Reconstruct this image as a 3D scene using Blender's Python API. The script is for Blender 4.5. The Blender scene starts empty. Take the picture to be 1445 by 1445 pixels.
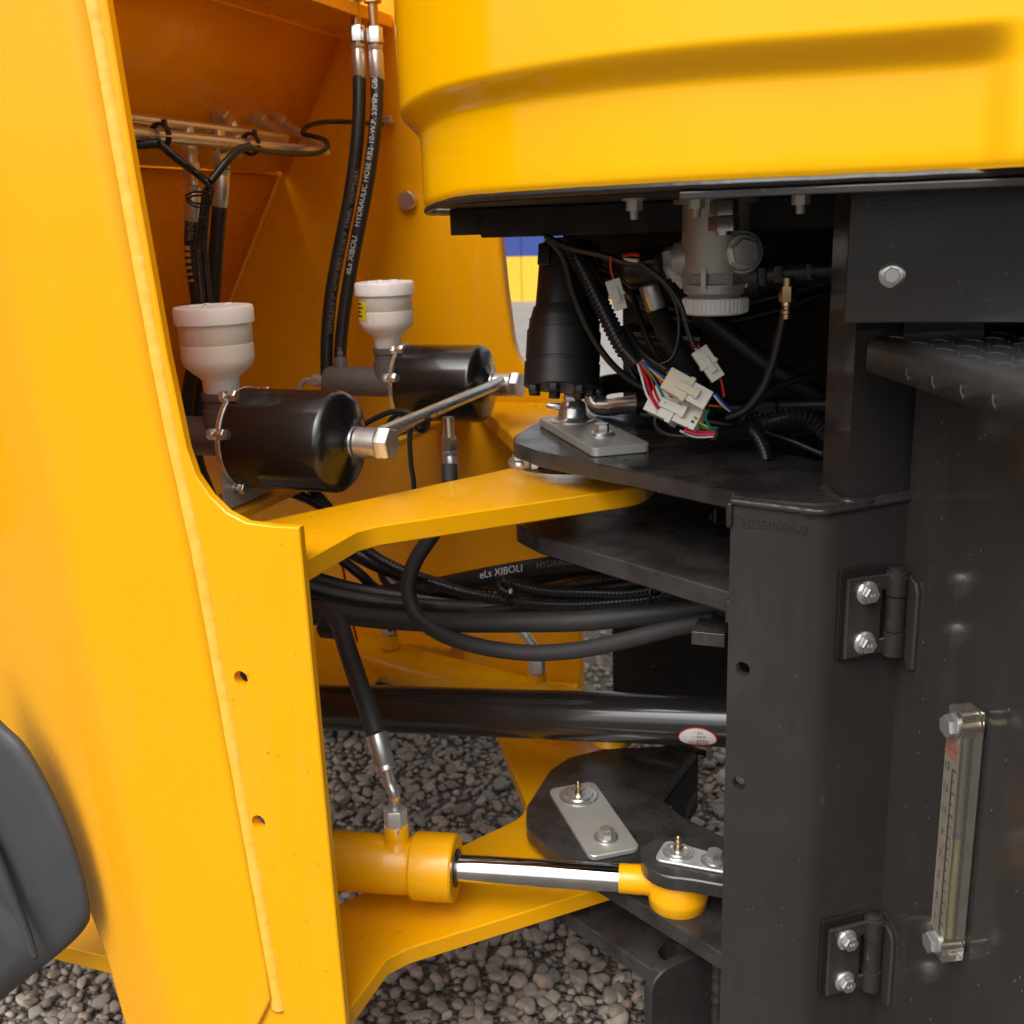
import bpy, bmesh, math, random
import numpy as np
from mathutils import Vector as V, Matrix
from mathutils.geometry import tessellate_polygon
from mathutils import noise

random.seed(7)
SC = bpy.context.scene
COL = SC.collection

# ------------------------------------------------------------------ camera
CAM_H = 1.30
F = 1500.0
C0 = 722.5
PITCH = math.atan2(1500.0, math.hypot(188, 5480))
ROLL = -math.atan2(188, 5480)
YAW = math.radians(20.4)
FWD = V((-math.sin(YAW) * math.cos(PITCH), math.cos(YAW) * math.cos(PITCH), -math.sin(PITCH)))
_r0 = V((math.cos(YAW), math.sin(YAW), 0))
_u0 = _r0.cross(FWD)
RIGHT = math.cos(ROLL) * _r0 + math.sin(ROLL) * _u0
UP = RIGHT.cross(FWD)
CAM = V((0, 0, CAM_H))
cam = bpy.data.cameras.new('camera')
cam_o = bpy.data.objects.new('camera', cam)
COL.objects.link(cam_o)
cam.sensor_width = 36
cam.lens = 36 * F / 1445
cam.clip_start = 0.02
cam.clip_end = 2000
M = Matrix.Identity(4)
for i in range(3):
    M[i][0], M[i][1], M[i][2], M[i][3] = RIGHT[i], UP[i], -FWD[i], CAM[i]
cam_o.matrix_world = M
cam.dof.use_dof = True
cam.dof.focus_distance = 1.28
cam.dof.aperture_fstop = 8.5
SC.camera = cam_o

# ------------------------------------------------------------------ light
SUN_EL, SUN_AZ = math.radians(53), math.radians(185)   # azimuth clockwise from +Y
world = bpy.data.worlds.new('World')
SC.world = world
world.use_nodes = True
nt = world.node_tree
bgn = nt.nodes['Background']
sky = nt.nodes.new('ShaderNodeTexSky')
sky.sky_type = 'NISHITA'
sky.sun_disc = False
sky.sun_elevation = SUN_EL
sky.sun_rotation = SUN_AZ
sky.dust_density = 6.0
sky.air_density = 1.0
sky.ozone_density = 1.0
hs = nt.nodes.new('ShaderNodeHueSaturation')
hs.inputs['Saturation'].default_value = 0.12
nt.links.new(sky.outputs[0], hs.inputs['Color'])
nt.links.new(hs.outputs[0], bgn.inputs['Color'])
bgn.inputs['Strength'].default_value = 0.15
sun = bpy.data.lights.new('sun', 'SUN')
sun.energy = 1.2
sun.angle = math.radians(60)
sun.color = (1.0, 0.965, 0.92)
sun_o = bpy.data.objects.new('sun', sun)
COL.objects.link(sun_o)
sd = V((math.sin(SUN_AZ) * math.cos(SUN_EL), math.cos(SUN_AZ) * math.cos(SUN_EL), math.sin(SUN_EL)))
sun_o.rotation_euler = sd.to_track_quat('Z', 'Y').to_euler()
sun_o.location = (0, -3, 5)
SC.view_settings.view_transform = 'Standard'
SC.view_settings.look = 'None'
SC.view_settings.exposure = 0.40
SC.view_settings.gamma = 1.0
SC.cycles.max_bounces = 10
SC.cycles.diffuse_bounces = 6
SC.cycles.glossy_bounces = 5
SC.cycles.transmission_bounces = 8
SC.cycles.use_denoising = True

# ------------------------------------------------------------------ picking points in the machine's space
def ray(px, py):
    return FWD + RIGHT * ((px - C0) / F) - UP * ((py - C0) / F)
def P(px, py, x=None, y=None, z=None):
    """The point seen at (px, py) on the plane x = .., y = .. or z = .. (z above the camera's height is positive)."""
    r = ray(px, py)
    if x is not None: t = x / r.x
    elif y is not None: t = y / r.y
    else: t = z / r.z
    return CAM + r * t
def PP(px, py, o, n):
    r = ray(px, py)
    return CAM + r * ((o - CAM).dot(n) / r.dot(n))
def W(x, y, z):
    return V((x, y, z + CAM_H))

# ------------------------------------------------------------------ materials
def new_mat(name):
    m = bpy.data.materials.new(name)
    m.use_nodes = True
    return m, m.node_tree, m.node_tree.nodes['Principled BSDF']
def setp(b, **k):
    for key, val in k.items():
        b.inputs[key.replace('_', ' ')].default_value = val
def rgb(c):
    return (c[0], c[1], c[2], 1)
def coords(t, scale=1.0):
    tc = t.nodes.new('ShaderNodeTexCoord')
    return tc.outputs['Object']
def tex_noise(t, vec, scale, detail=4, rough=0.55):
    n = t.nodes.new('ShaderNodeTexNoise')
    n.inputs['Scale'].default_value = scale
    n.inputs['Detail'].default_value = detail
    n.inputs['Roughness'].default_value = rough
    t.links.new(vec, n.inputs['Vector'])
    return n.outputs['Fac']
def ramp(t, fac, a, b, ca=(0, 0, 0), cb=(1, 1, 1)):
    r = t.nodes.new('ShaderNodeValToRGB')
    r.color_ramp.elements[0].position = a
    r.color_ramp.elements[1].position = b
    r.color_ramp.elements[0].color = rgb(ca)
    r.color_ramp.elements[1].color = rgb(cb)
    t.links.new(fac, r.inputs['Fac'])
    return r.outputs['Color']
def mixc(t, fac, a, b):
    m = t.nodes.new('ShaderNodeMix')
    m.data_type = 'RGBA'
    for sock, val in ((m.inputs[0], fac), (m.inputs[6], a), (m.inputs[7], b)):
        if hasattr(val, 'links'):
            t.links.new(val, sock)
        elif isinstance(val, (tuple, list)):
            sock.default_value = rgb(val)
        else:
            sock.default_value = val
    return m.outputs[2]
def maprange(t, fac, a, b, c, d):
    m = t.nodes.new('ShaderNodeMapRange')
    t.links.new(fac, m.inputs[0])
    for i, v in enumerate((a, b, c, d)):
        m.inputs[i + 1].default_value = v
    return m.outputs[0]
def bump(t, b, h, strength, dist=0.001):
    n = t.nodes.new('ShaderNodeBump')
    n.inputs['Strength'].default_value = strength
    n.inputs['Distance'].default_value = dist
    t.links.new(h, n.inputs['Height'])
    t.links.new(n.outputs[0], b.inputs['Normal'])

def paint(name, col, col2=None, r0=0.25, r1=0.4, coat=0.0, coat_r=0.08, peel=0.12, peel_scale=260, blot=9.0, specks=None, spec=0.5, grime=0.0, streak=None, streak_f=0.3):
    m, t, b = new_mat(name)
    vec = coords(t)
    n1 = tex_noise(t, vec, blot, 5, 0.6)
    c = mixc(t, ramp(t, n1, 0.35, 0.7), col, col2 or tuple(x * 0.9 for x in col))
    if grime:
        g = tex_noise(t, vec, 34, 8, 0.75)
        c = mixc(t, maprange(t, ramp(t, g, 0.60, 0.74), 0, 1, 0, grime), c, (0.16, 0.12, 0.08))
    rr = maprange(t, n1, 0.3, 0.7, r0, r1)
    if streak:
        mp2 = t.nodes.new('ShaderNodeMapping'); mp2.inputs['Scale'].default_value = (1, 1, .16)
        t.links.new(vec, mp2.inputs['Vector'])
        q1 = tex_noise(t, mp2.outputs[0], 22, 7, 0.72)
        q2 = tex_noise(t, vec, 3.1, 4, 0.6)
        mm = t.nodes.new('ShaderNodeMath'); mm.operation = 'MULTIPLY'
        t.links.new(ramp(t, q1, 0.46, 0.72), mm.inputs[0]); t.links.new(ramp(t, q2, 0.42, 0.66), mm.inputs[1])
        c = mixc(t, maprange(t, mm.outputs[0], 0, 1, 0, streak_f), c, streak)
        ra = t.nodes.new('ShaderNodeMath'); ra.operation = 'MULTIPLY_ADD'
        t.links.new(mm.outputs[0], ra.inputs[0]); ra.inputs[1].default_value = 0.18; t.links.new(rr, ra.inputs[2])
        rr = ra.outputs[0]
    if specks:
        v = t.nodes.new('ShaderNodeTexVoronoi')
        v.inputs['Scale'].default_value = 150
        mp = t.nodes.new('ShaderNodeMapping')
        mp.inputs['Rotation'].default_value = (0.3, 0.5, 0.4)
        mp.inputs['Scale'].default_value = (1.0, 1.0, 0.55)
        t.links.new(vec, mp.inputs['Vector'])
        t.links.new(mp.outputs[0], v.inputs['Vector'])
        d = ramp(t, v.outputs['Distance'], 0.07, 0.14, (1, 1, 1), (0, 0, 0))
        sep = t.nodes.new('ShaderNodeSeparateColor')
        t.links.new(v.outputs['Color'], sep.inputs[0])
        few = ramp(t, sep.outputs[0], 0.90, 0.92)
        mul = t.nodes.new('ShaderNodeMath'); mul.operation = 'MULTIPLY'
        t.links.new(d, mul.inputs[0]); t.links.new(few, mul.inputs[1])
        c = mixc(t, mul.outputs[0], c, specks)
    t.links.new(c, b.inputs['Base Color'])
    t.links.new(rr, b.inputs['Roughness'])
    setp(b, Coat_Weight=coat, Coat_Roughness=coat_r)
    b.inputs['Specular IOR Level'].default_value = spec
    if peel:
        h = tex_noise(t, vec, peel_scale, 3, 0.5)
        h2 = tex_noise(t, vec, 5.5, 2, 0.4)
        ad = t.nodes.new('ShaderNodeMath'); ad.operation = 'MULTIPLY_ADD'
        t.links.new(h2, ad.inputs[0]); ad.inputs[1].default_value = 6.0; t.links.new(h, ad.inputs[2])
        bump(t, b, ad.outputs[0], peel, 0.0006)
    return m

def metal(name, col, r0=0.2, r1=0.4, scale=60, bmp=0.05, stain=None):
    m, t, b = new_mat(name)
    vec = coords(t)
    n = tex_noise(t, vec, scale, 5, 0.6)
    c = mixc(t, ramp(t, n, 0.3, 0.75), col, tuple(x * 0.72 for x in col))
    if stain:
        n2 = tex_noise(t, vec, scale * 0.4, 6, 0.7)
        c = mixc(t, ramp(t, n2, 0.5, 0.68), c, stain)
    t.links.new(c, b.inputs['Base Color'])
    t.links.new(maprange(t, n, 0.3, 0.7, r0, r1), b.inputs['Roughness'])
    setp(b, Metallic=1.0)
    if bmp: bump(t, b, tex_noise(t, vec, 400, 3), bmp, 0.0005)
    return m

def plain(name, col, rough=0.5, metallic=0.0, bmp=0.0, bscale=300, var=0.15, **k):
    m, t, b = new_mat(name)
    vec = coords(t)
    n = tex_noise(t, vec, 25, 4)
    t.links.new(mixc(t, n, tuple(x * (1 - var) for x in col), tuple(min(1, x * (1 + var)) for x in col)), b.inputs['Base Color'])
    t.links.new(maprange(t, n, 0.3, 0.7, rough * 0.85, min(1, rough * 1.15)), b.inputs['Roughness'])
    setp(b, Metallic=metallic, **k)
    if bmp: bump(t, b, tex_noise(t, vec, bscale, 4), bmp, 0.0008)
    return m

MT = {}
MT['yellow'] = paint('yellow_frame_paint', (0.85, 0.385, 0.001), (0.83, 0.37, 0.001), 0.24, 0.34, coat=0.22, coat_r=0.08, peel=0.16, spec=0.3, streak=(0.78, 0.38, 0.05), streak_f=0.35)
MT['weld_y'] = paint('painted_weld', (0.90, 0.50, 0.07), (0.88, 0.44, 0.03), 0.3, 0.5, coat=0.2, peel=0.5, peel_scale=160, blot=60, spec=0.4)
MT['cover'] = paint('cab_panel_paint', (0.90, 0.44, 0.0), (0.885, 0.43, 0.0), 0.14, 0.20, coat=0.3, coat_r=0.03, peel=0.07, peel_scale=110, spec=0.25)
MT['dark'] = paint('charcoal_paint', (0.026, 0.0235, 0.0225), (0.031, 0.028, 0.0265), 0.12, 0.26, coat=0.30, coat_r=0.06, peel=0.12, peel_scale=300, spec=0.40, streak=(0.075, 0.066, 0.058), streak_f=0.55, specks=(0.10, 0.09, 0.085))
MT['wet'] = paint('wet_charcoal_paint', (0.022, 0.020, 0.0192), (0.052, 0.047, 0.044), 0.10, 0.44, coat=0.12, coat_r=0.12, peel=0.22, peel_scale=240, blot=16, spec=0.35, specks=(0.10, 0.09, 0.085))
MT['tank'] = paint('glossy_tank_paint', (0.036, 0.032, 0.030), (0.043, 0.038, 0.036), 0.13, 0.20, coat=0.22, coat_r=0.08, spec=0.36, streak=(0.085, 0.075, 0.066), streak_f=0.5, peel=0.035, peel_scale=200, specks=(0.30, 0.27, 0.24))
MT['deck'] = paint('tread_plate_paint', (0.07, 0.068, 0.067), (0.045, 0.043, 0.042), 0.22, 0.42, coat=0.2, peel=0.4, peel_scale=150, streak=(0.11, 0.10, 0.09), streak_f=0.5)
MT['black'] = paint('black_enamel', (0.008, 0.0075, 0.0075), (0.011, 0.010, 0.0095), 0.16, 0.26, coat=0.4, coat_r=0.06, spec=0.4, peel=0.03)
MT['blackmatt'] = paint('black_cast_paint', (0.012, 0.012, 0.013), None, 0.35, 0.5, peel=0.3, peel_scale=350)
MT['shaft'] = paint('shaft_enamel', (0.016, 0.0145, 0.014), (0.020, 0.018, 0.017), 0.16, 0.26, coat=0.5, coat_r=0.1, peel=0.06)
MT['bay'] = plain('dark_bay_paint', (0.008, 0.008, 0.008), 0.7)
MT['zinc'] = metal('zinc_plate', (0.72, 0.72, 0.70), 0.18, 0.32, 14)
MT['zinc'].node_tree.nodes['Principled BSDF'].inputs['Metallic'].default_value = 0.85
MT['zincplate'] = metal('dull_zinc_plate', (0.60, 0.60, 0.56), 0.34, 0.48, 14, stain=(0.50, 0.49, 0.44))
MT['zincplate'].node_tree.nodes['Principled BSDF'].inputs['Metallic'].default_value = 0.55
MT['chrome'] = metal('chrome', (0.80, 0.80, 0.80), 0.03, 0.06, 20, 0.0)
MT['steelpipe'] = metal('brown_steel_pipe', (0.70, 0.65, 0.59), 0.20, 0.30, 8)
MT['steelpipe'].node_tree.nodes['Principled BSDF'].inputs['Metallic'].default_value = 0.78
MT['alu'] = metal('ferrule_steel', (0.70, 0.70, 0.69), 0.26, 0.38, 12)
MT['gauge_brass'] = metal('pale_brass', (0.62, 0.55, 0.40), 0.25, 0.4, 20)
MT['alu'].node_tree.nodes['Principled BSDF'].inputs['Metallic'].default_value = 0.85
MT['brass'] = metal('brass', (0.60, 0.44, 0.24), 0.25, 0.4, 20)
MT['cast'] = plain('grey_cast_iron', (0.115, 0.098, 0.092), 0.48, bmp=0.5, bscale=520)
MT['valve'] = plain('cast_aluminium', (0.42, 0.405, 0.385), 0.40, 0.45, bmp=0.4, bscale=480)
MT['rubber'] = plain('hose_rubber', (0.014, 0.014, 0.0145), 0.42, bmp=0.25, bscale=420)
MT['wrap'] = plain('wrapped_hose_rubber', (0.026, 0.026, 0.026), 0.58, bmp=0.4, bscale=320)
MT['conduit'] = plain('conduit_plastic', (0.017, 0.017, 0.0175), 0.26)
MT['cable'] = plain('cable_plastic', (0.010, 0.010, 0.010), 0.36)
MT['guard'] = paint('grey_mudguard_rubber', (0.046, 0.048, 0.053), (0.052, 0.053, 0.057), 0.40, 0.52, peel=0.3, peel_scale=200, streak=(0.085, 0.082, 0.078), streak_f=0.5, specks=(0.10, 0.10, 0.10), spec=0.4)
MT['seal'] = plain('black_seal', (0.013, 0.011, 0.010), 0.35, bmp=0.8, bscale=90)
MT['ink_w'] = plain('white_ink', (0.55, 0.55, 0.55), 0.6)
MT['ink_g'] = plain('grey_ink', (0.20, 0.20, 0.20), 0.6)
MT['ink_y'] = plain('yellow_ink', (0.55, 0.33, 0.06), 0.6)
MT['ink_k'] = plain('black_ink', (0.01, 0.01, 0.01), 0.6)
MT['ink_r'] = plain('red_ink', (0.55, 0.015, 0.02), 0.6)
MT['sticker'] = plain('sticker_paper', (0.62, 0.60, 0.58), 0.45)
MT['lemon'] = plain('lemon_sticker', (0.80, 0.66, 0.02), 0.45)
MT['conn'] = plain('ivory_nylon', (0.66, 0.62, 0.54), 0.38, Subsurface_Weight=0.15)
MT['conn2'] = plain('yellowed_nylon', (0.62, 0.54, 0.38), 0.38, Subsurface_Weight=0.15)
MT['capwhite'] = plain('white_nylon_cap', (0.84, 0.83, 0.80), 0.42)
for nm, c in dict(red=(0.55, 0.01, 0.015), green=(0.01, 0.22, 0.13), blue=(0.01, 0.07, 0.38), yel=(0.65, 0.5, 0.02), whi=(0.7, 0.68, 0.65), org=(0.7, 0.12, 0.02), pink=(0.6, 0.06, 0.14)).items():
    MT['w_' + nm] = plain(nm + '_wire', c, 0.4)
# reservoir: milky plastic
m, t, b = new_mat('milky_reservoir_plastic')
setp(b, Roughness=0.34, Subsurface_Weight=0.6, Subsurface_Scale=0.02)
b.inputs['Base Color'].default_value = rgb((0.90, 0.87, 0.80))
b.inputs['Subsurface Radius'].default_value = (1.0, 0.8, 0.5)
MT['milk'] = m
m, t, b = new_mat('milky_cap_plastic')
setp(b, Roughness=0.36, Subsurface_Weight=0.5, Subsurface_Scale=0.015)
b.inputs['Base Color'].default_value = rgb((0.93, 0.92, 0.91))
MT['milkcap'] = m
# acrylic and water
m, t, b = new_mat('clear_acrylic')
setp(b, Roughness=0.04, IOR=1.49, Transmission_Weight=0.93)
b.inputs['Base Color'].default_value = rgb((0.80, 0.75, 0.66))
MT['acrylic'] = m
m, t, b = new_mat('acrylic_frost')
setp(b, Roughness=0.35, IOR=1.49, Transmission_Weight=0.55)
b.inputs['Base Color'].default_value = rgb((0.55, 0.52, 0.46))
MT['frost'] = m
MT['oil'] = plain('hydraulic_oil', (0.34, 0.31, 0.13), 0.15)
m, t, b = new_mat('water_drop')
tr = t.nodes.new('ShaderNodeBsdfTransparent'); gl_ = t.nodes.new('ShaderNodeBsdfGlossy'); gl_.inputs['Roughness'].default_value = 0.04
fz = t.nodes.new('ShaderNodeFresnel'); fz.inputs['IOR'].default_value = 1.45
mx = t.nodes.new('ShaderNodeMixShader')
t.links.new(fz.outputs[0], mx.inputs[0]); t.links.new(tr.outputs[0], mx.inputs[1]); t.links.new(gl_.outputs[0], mx.inputs[2])
t.links.new(mx.outputs[0], t.nodes['Material Output'].inputs['Surface'])
MT['water'] = m
# pebbles
m, t, b = new_mat('pebble_stone')
vec = coords(t)
geo = t.nodes.new('ShaderNodeNewGeometry')
oi = t.nodes.new('ShaderNodeObjectInfo')
ad = t.nodes.new('ShaderNodeMath'); ad.operation = 'ADD'
t.links.new(geo.outputs['Random Per Island'], ad.inputs[0]); t.links.new(oi.outputs['Random'], ad.inputs[1])
fr = t.nodes.new('ShaderNodeMath'); fr.operation = 'FRACT'; t.links.new(ad.outputs[0], fr.inputs[0])
r = t.nodes.new('ShaderNodeValToRGB')
els = r.color_ramp.elements
els[0].color = rgb((0.165, 0.136, 0.112)); els[1].color = rgb((0.44, 0.37, 0.30))
for pos, c in ((0.2, (0.31, 0.26, 0.212)), (0.4, (0.215, 0.19, 0.168)), (0.6, (0.37, 0.305, 0.24)), (0.75, (0.27, 0.24, 0.21)), (0.9, (0.38, 0.28, 0.215))):
    e = els.new(pos); e.color = rgb(c)
t.links.new(fr.outputs[0], r.inputs['Fac'])
n = tex_noise(t, vec, 70, 6, 0.65)
t.links.new(mixc(t, maprange(t, n, 0.3, 0.75, 0.0, 0.5), r.outputs['Color'], (0.14, 0.118, 0.098)), b.inputs['Base Color'])
t.links.new(maprange(t, n, 0.3, 0.7, 0.38, 0.7), b.inputs['Roughness'])
bump(t, b, tex_noise(t, vec, 190, 5), 0.35, 0.001)
MT['pebble'] = m
m, t, b = new_mat('gravel_soil')
vec = coords(t)
v = t.nodes.new('ShaderNodeTexVoronoi'); v.inputs['Scale'].default_value = 95; t.links.new(vec, v.inputs['Vector'])
n = tex_noise(t, vec, 6, 6)
t.links.new(mixc(t, ramp(t, v.outputs['Distance'], 0.1, 0.7, (1, 1, 1), (0, 0, 0)), (0.09, 0.077, 0.065), (0.24, 0.205, 0.172)), b.inputs['Base Color'])
setp(b, Roughness=0.85)
bump(t, b, v.outputs['Distance'], 0.8, 0.02)
MT['soil'] = m
m, t, b = new_mat('pale_concrete')
vec = coords(t)
n = tex_noise(t, vec, 3, 8)
t.links.new(mixc(t, n, (0.17, 0.155, 0.14), (0.34, 0.315, 0.285)), b.inputs['Base Color'])
setp(b, Roughness=0.85)
MT['concrete'] = m
MT['boardblue'] = plain('blue_hoarding_paint', (0.028, 0.055, 0.25), 0.5)
MT['boardyellow'] = plain('yellow_hoarding_paint', (0.72, 0.46, 0.03), 0.5)
MT['tyre'] = plain('tyre_rubber', (0.016, 0.016, 0.016), 0.7, bmp=0.4, bscale=90)

# ------------------------------------------------------------------ geometry
def cr(pts, n=8):
    pts = [V(p) for p in pts]
    if len(pts) < 3: 
        return [pts[0].lerp(pts[-1], i / n) for i in range(n + 1)]
    out = []
    q = [pts[0] * 2 - pts[1]] + pts + [pts[-1] * 2 - pts[-2]]
    for i in range(1, len(q) - 2):
        a, b_, c, d = q[i - 1], q[i], q[i + 1], q[i + 2]
        # centripetal parametrisation keeps bends from overshooting
        t0 = 0; t1 = t0 + max((b_ - a).length, 1e-6) ** 0.5; t2 = t1 + max((c - b_).length, 1e-6) ** 0.5; t3 = t2 + max((d - c).length, 1e-6) ** 0.5
        for k in range(n):
            t_ = t1 + (t2 - t1) * k / n
            A1 = a * ((t1 - t_) / (t1 - t0)) + b_ * ((t_ - t0) / (t1 - t0))
            A2 = b_ * ((t2 - t_) / (t2 - t1)) + c * ((t_ - t1) / (t2 - t1))
            A3 = c * ((t3 - t_) / (t3 - t2)) + d * ((t_ - t2) / (t3 - t2))
            B1 = A1 * ((t2 - t_) / (t2 - t0)) + A2 * ((t_ - t0) / (t2 - t0))
            B2 = A2 * ((t3 - t_) / (t3 - t1)) + A3 * ((t_ - t1) / (t3 - t1))
            out.append(B1 * ((t2 - t_) / (t2 - t1)) + B2 * ((t_ - t1) / (t2 - t1)))
    out.append(pts[-1].copy())
    return out
def resample(path, step):
    L = [0.0]
    for a, b_ in zip(path, path[1:]): L.append(L[-1] + (b_ - a).length)
    n = max(2, int(L[-1] / step))
    out, j = [], 0
    for i in range(n + 1):
        s = L[-1] * i / n
        while j < len(L) - 2 and L[j + 1] < s: j += 1
        d = L[j + 1] - L[j]
        out.append(path[j].lerp(path[j + 1], (s - L[j]) / d if d > 1e-9 else 0))
    return out
def perp(ax, hint=None):
    ax = ax.normalized()
    h = V(hint) if hint is not None else (V((0, 0, 1)) if abs(ax.z) < 0.9 else V((1, 0, 0)))
    u = (h - ax * h.dot(ax)).normalized()
    return u, ax.cross(u)

class G:
    def __init__(s):
        s.v, s.f = [], []
    def add(s, vs, fs):
        o = len(s.v)
        s.v += [V(p) for p in vs]
        s.f += [tuple(i + o for i in f) for f in fs]
        return s
    def sweep(s, path, radii, seg=12, caps=True):
        t = []
        for i in range(len(path)):
            a = path[max(0, i - 1)]; b_ = path[min(len(path) - 1, i + 1)]
            t.append((b_ - a).normalized())
        u, w = perp(t[0])
        vs, fs = [], []
        for i, p in enumerate(path):
            if i:
                u = (u - t[i] * u.dot(t[i])).normalized()
                w = t[i].cross(u)
            for k in range(seg):
                a = 2 * math.pi * k / seg
                vs.append(p + (u * math.cos(a) + w * math.sin(a)) * radii[i])
        for i in range(len(path) - 1):
            for k in range(seg):
                k2 = (k + 1) % seg
                fs.append((i * seg + k, i * seg + k2, (i + 1) * seg + k2, (i + 1) * seg + k))
        if caps:
            fs.append(tuple(range(seg))[::-1])
            fs.append(tuple((len(path) - 1) * seg + k for k in range(seg)))
        return s.add(vs, fs)
    def tube(s, pts, r, seg=12, n=8, smooth=True):
        path = cr(pts, n) if smooth else [V(p) for p in pts]
        return s.sweep(path, [r] * len(path), seg)
    def corrugated(s, pts, r, pitch=0.0042, seg=12, depth=0.16):
        path = resample(cr(pts, 10), pitch / 4)
        return s.sweep(path, [r * (1, 1, 1 - depth, 1 - depth)[i % 4] for i in range(len(path))], seg)
    def lathe(s, o, ax, prof, seg=28, hint=None, phase=0.0):
        o, ax = V(o), V(ax).normalized()
        u, w = perp(ax, hint)
        vs, fs = [], []
        for (t, r) in prof:
            for k in range(seg):
                a = 2 * math.pi * k / seg + phase
                vs.append(o + ax * t + (u * math.cos(a) + w * math.sin(a)) * r)
        for i in range(len(prof) - 1):
            for k in range(seg):
                k2 = (k + 1) % seg
                fs.append((i * seg + k, i * seg + k2, (i + 1) * seg + k2, (i + 1) * seg + k))
        if prof[0][1] > 1e-6: fs.append(tuple(range(seg))[::-1])
        if prof[-1][1] > 1e-6: fs.append(tuple((len(prof) - 1) * seg + k for k in range(seg)))
        return s.add(vs, fs)
    def hexa(s, o, ax, h, r, hint=None, phase=0.0, dome=True):
        c = r * 0.10
        prof = [(0, r), (h - c * 0.9, r), (h, r - c * 0.8)] if dome else [(0, r), (h, r)]
        return s.lathe(o, ax, prof, 6, hint, phase)
    def bolt(s, o, ax, r=0.0075, h=0.006, flange=1.55, fh=0.002, phase=0.3, hint=None):
        o, ax = V(o), V(ax).normalized()
        if flange: s.lathe(o, ax, [(0, r * flange), (fh * 0.5, r * flange), (fh, r * flange * 0.86), (fh * 1.3, r * 1.02)], 20)
        s.hexa(o + ax * fh * 0.9, ax, h, r, hint, phase)
        return s
    def box(s, c, u, v, w, a, b_, h):
        c, u, v, w = V(c), V(u).normalized(), V(v).normalized(), V(w).normalized()
        vs = [c + u * (x * a / 2) + v * (y * b_ / 2) + w * (z * h / 2) for z in (-1, 1) for y in (-1, 1) for x in (-1, 1)]
        return s.add(vs, [(0, 2, 3, 1), (4, 5, 7, 6), (0, 1, 5, 4), (2, 6, 7, 3), (0, 4, 6, 2), (1, 3, 7, 5)])
    def aabb(s, x0, x1, y0, y1, z0, z1):
        return s.box(((x0 + x1) / 2, (y0 + y1) / 2, (z0 + z1) / 2), (1, 0, 0), (0, 1, 0), (0, 0, 1), x1 - x0, y1 - y0, z1 - z0)
    def plate(s, outer, holes, o, u, v, n, t):
        """Outline (with holes) in the plane o, u, v; the slab reaches t along n. obj() builds it, with its chamfer."""
        s.slabs = getattr(s, 'slabs', []) + [(outer, holes, V(o), V(u), V(v), V(n), t)]
        return s
    def slab(s, outer, holes, o, u, v, n, t, b):
        area = sum(outer[i - 1][0] * outer[i][1] - outer[i][0] * outer[i - 1][1] for i in range(len(outer)))
        if area < 0: outer = outer[::-1]
        clean = [p for i, p in enumerate(outer) if (V(p) - V(outer[i - 1])).length > 1e-5]
        if b:
            inset = []
            m = len(clean)
            for i in range(m):
                p, q, r_ = V(clean[i - 1]), V(clean[i]), V(clean[(i + 1) % m])
                d1, d2 = (q - p).normalized(), (r_ - q).normalized()
                n1, n2 = V((-d1.y, d1.x)), V((-d2.y, d2.x))
                k = n1 + n2
                k = k / max(0.35, k.dot(n1)) if k.length > 1e-6 else n1
                inset.append(tuple(q + k * b))
        else: inset = clean
        loops = [inset] + [list(h) for h in (holes or [])]
        flat = [p for l in loops for p in l]
        N = len(flat)
        tris = tessellate_polygon([[V((p[0] * 1000, p[1] * 1000, 0)) for p in l] for l in loops])
        vs = [o + u * p[0] + v * p[1] for p in flat] + [o + u * p[0] + v * p[1] + n * t for p in flat]
        fs = [tuple(tr) for tr in tris] + [tuple(i + N for i in tr) for tr in tris]
        m = len(inset)
        if b:
            k1 = len(vs)
            vs += [o + u * p[0] + v * p[1] + n * b for p in clean]
            vs += [o + u * p[0] + v * p[1] + n * (t - b) for p in clean]
            for i in range(m):
                j = (i + 1) % m
                fs += [(i, j, k1 + j, k1 + i), (k1 + i, k1 + j, k1 + m + j, k1 + m + i), (k1 + m + i, k1 + m + j, N + j, N + i)]
        else:
            fs += [(i, (i + 1) % m, (i + 1) % m + N, i + N) for i in range(m)]
        k = m
        for l in loops[1:]:
            fs += [(k + i, k + (i + 1) % len(l), k + (i + 1) % len(l) + N, k + i + N) for i in range(len(l))]
            k += len(l)
        s.add(vs, fs)
        s.fix = True
    def grid(s, fn, nu, nv):
        vs = [V(fn(i / nu, j / nv)) for j in range(nv + 1) for i in range(nu + 1)]
        fs = [(j * (nu + 1) + i, j * (nu + 1) + i + 1, (j + 1) * (nu + 1) + i + 1, (j + 1) * (nu + 1) + i) for j in range(nv) for i in range(nu)]
        return s.add(vs, fs)
    def dome(s, c, n, r, h, seg=10):
        g = G().lathe(c, n, [(0, r), (h * 0.5, r * 0.86), (h * 0.87, r * 0.5), (h, 0.0)], seg)
        return s.add(g.v, [f for f in g.f if len(f) == 4])
    def obj(s, name, mat, parent=None, bevel=0.0, bseg=2, angle=38, solid=0.0, fix=False, wn=False):
        if getattr(s, 'slabs', None):
            for sl_ in s.slabs: s.slab(*sl_, bevel)
            s.slabs = None
            bevel = 0
        me = bpy.data.meshes.new(name)
        base = V((0, 0, 0))
        if parent is not None:
            q = parent
            while q is not None:
                base = base + q.location
                q = q.parent
        me.from_pydata([p - base for p in s.v], [], s.f)
        if getattr(s, 'fix', False) or fix:
            bm = bmesh.new(); bm.from_mesh(me)
            bmesh.ops.remove_doubles(bm, verts=bm.verts, dist=1e-6)
            bmesh.ops.recalc_face_normals(bm, faces=bm.faces)
            bm.to_mesh(me); bm.free()
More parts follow.
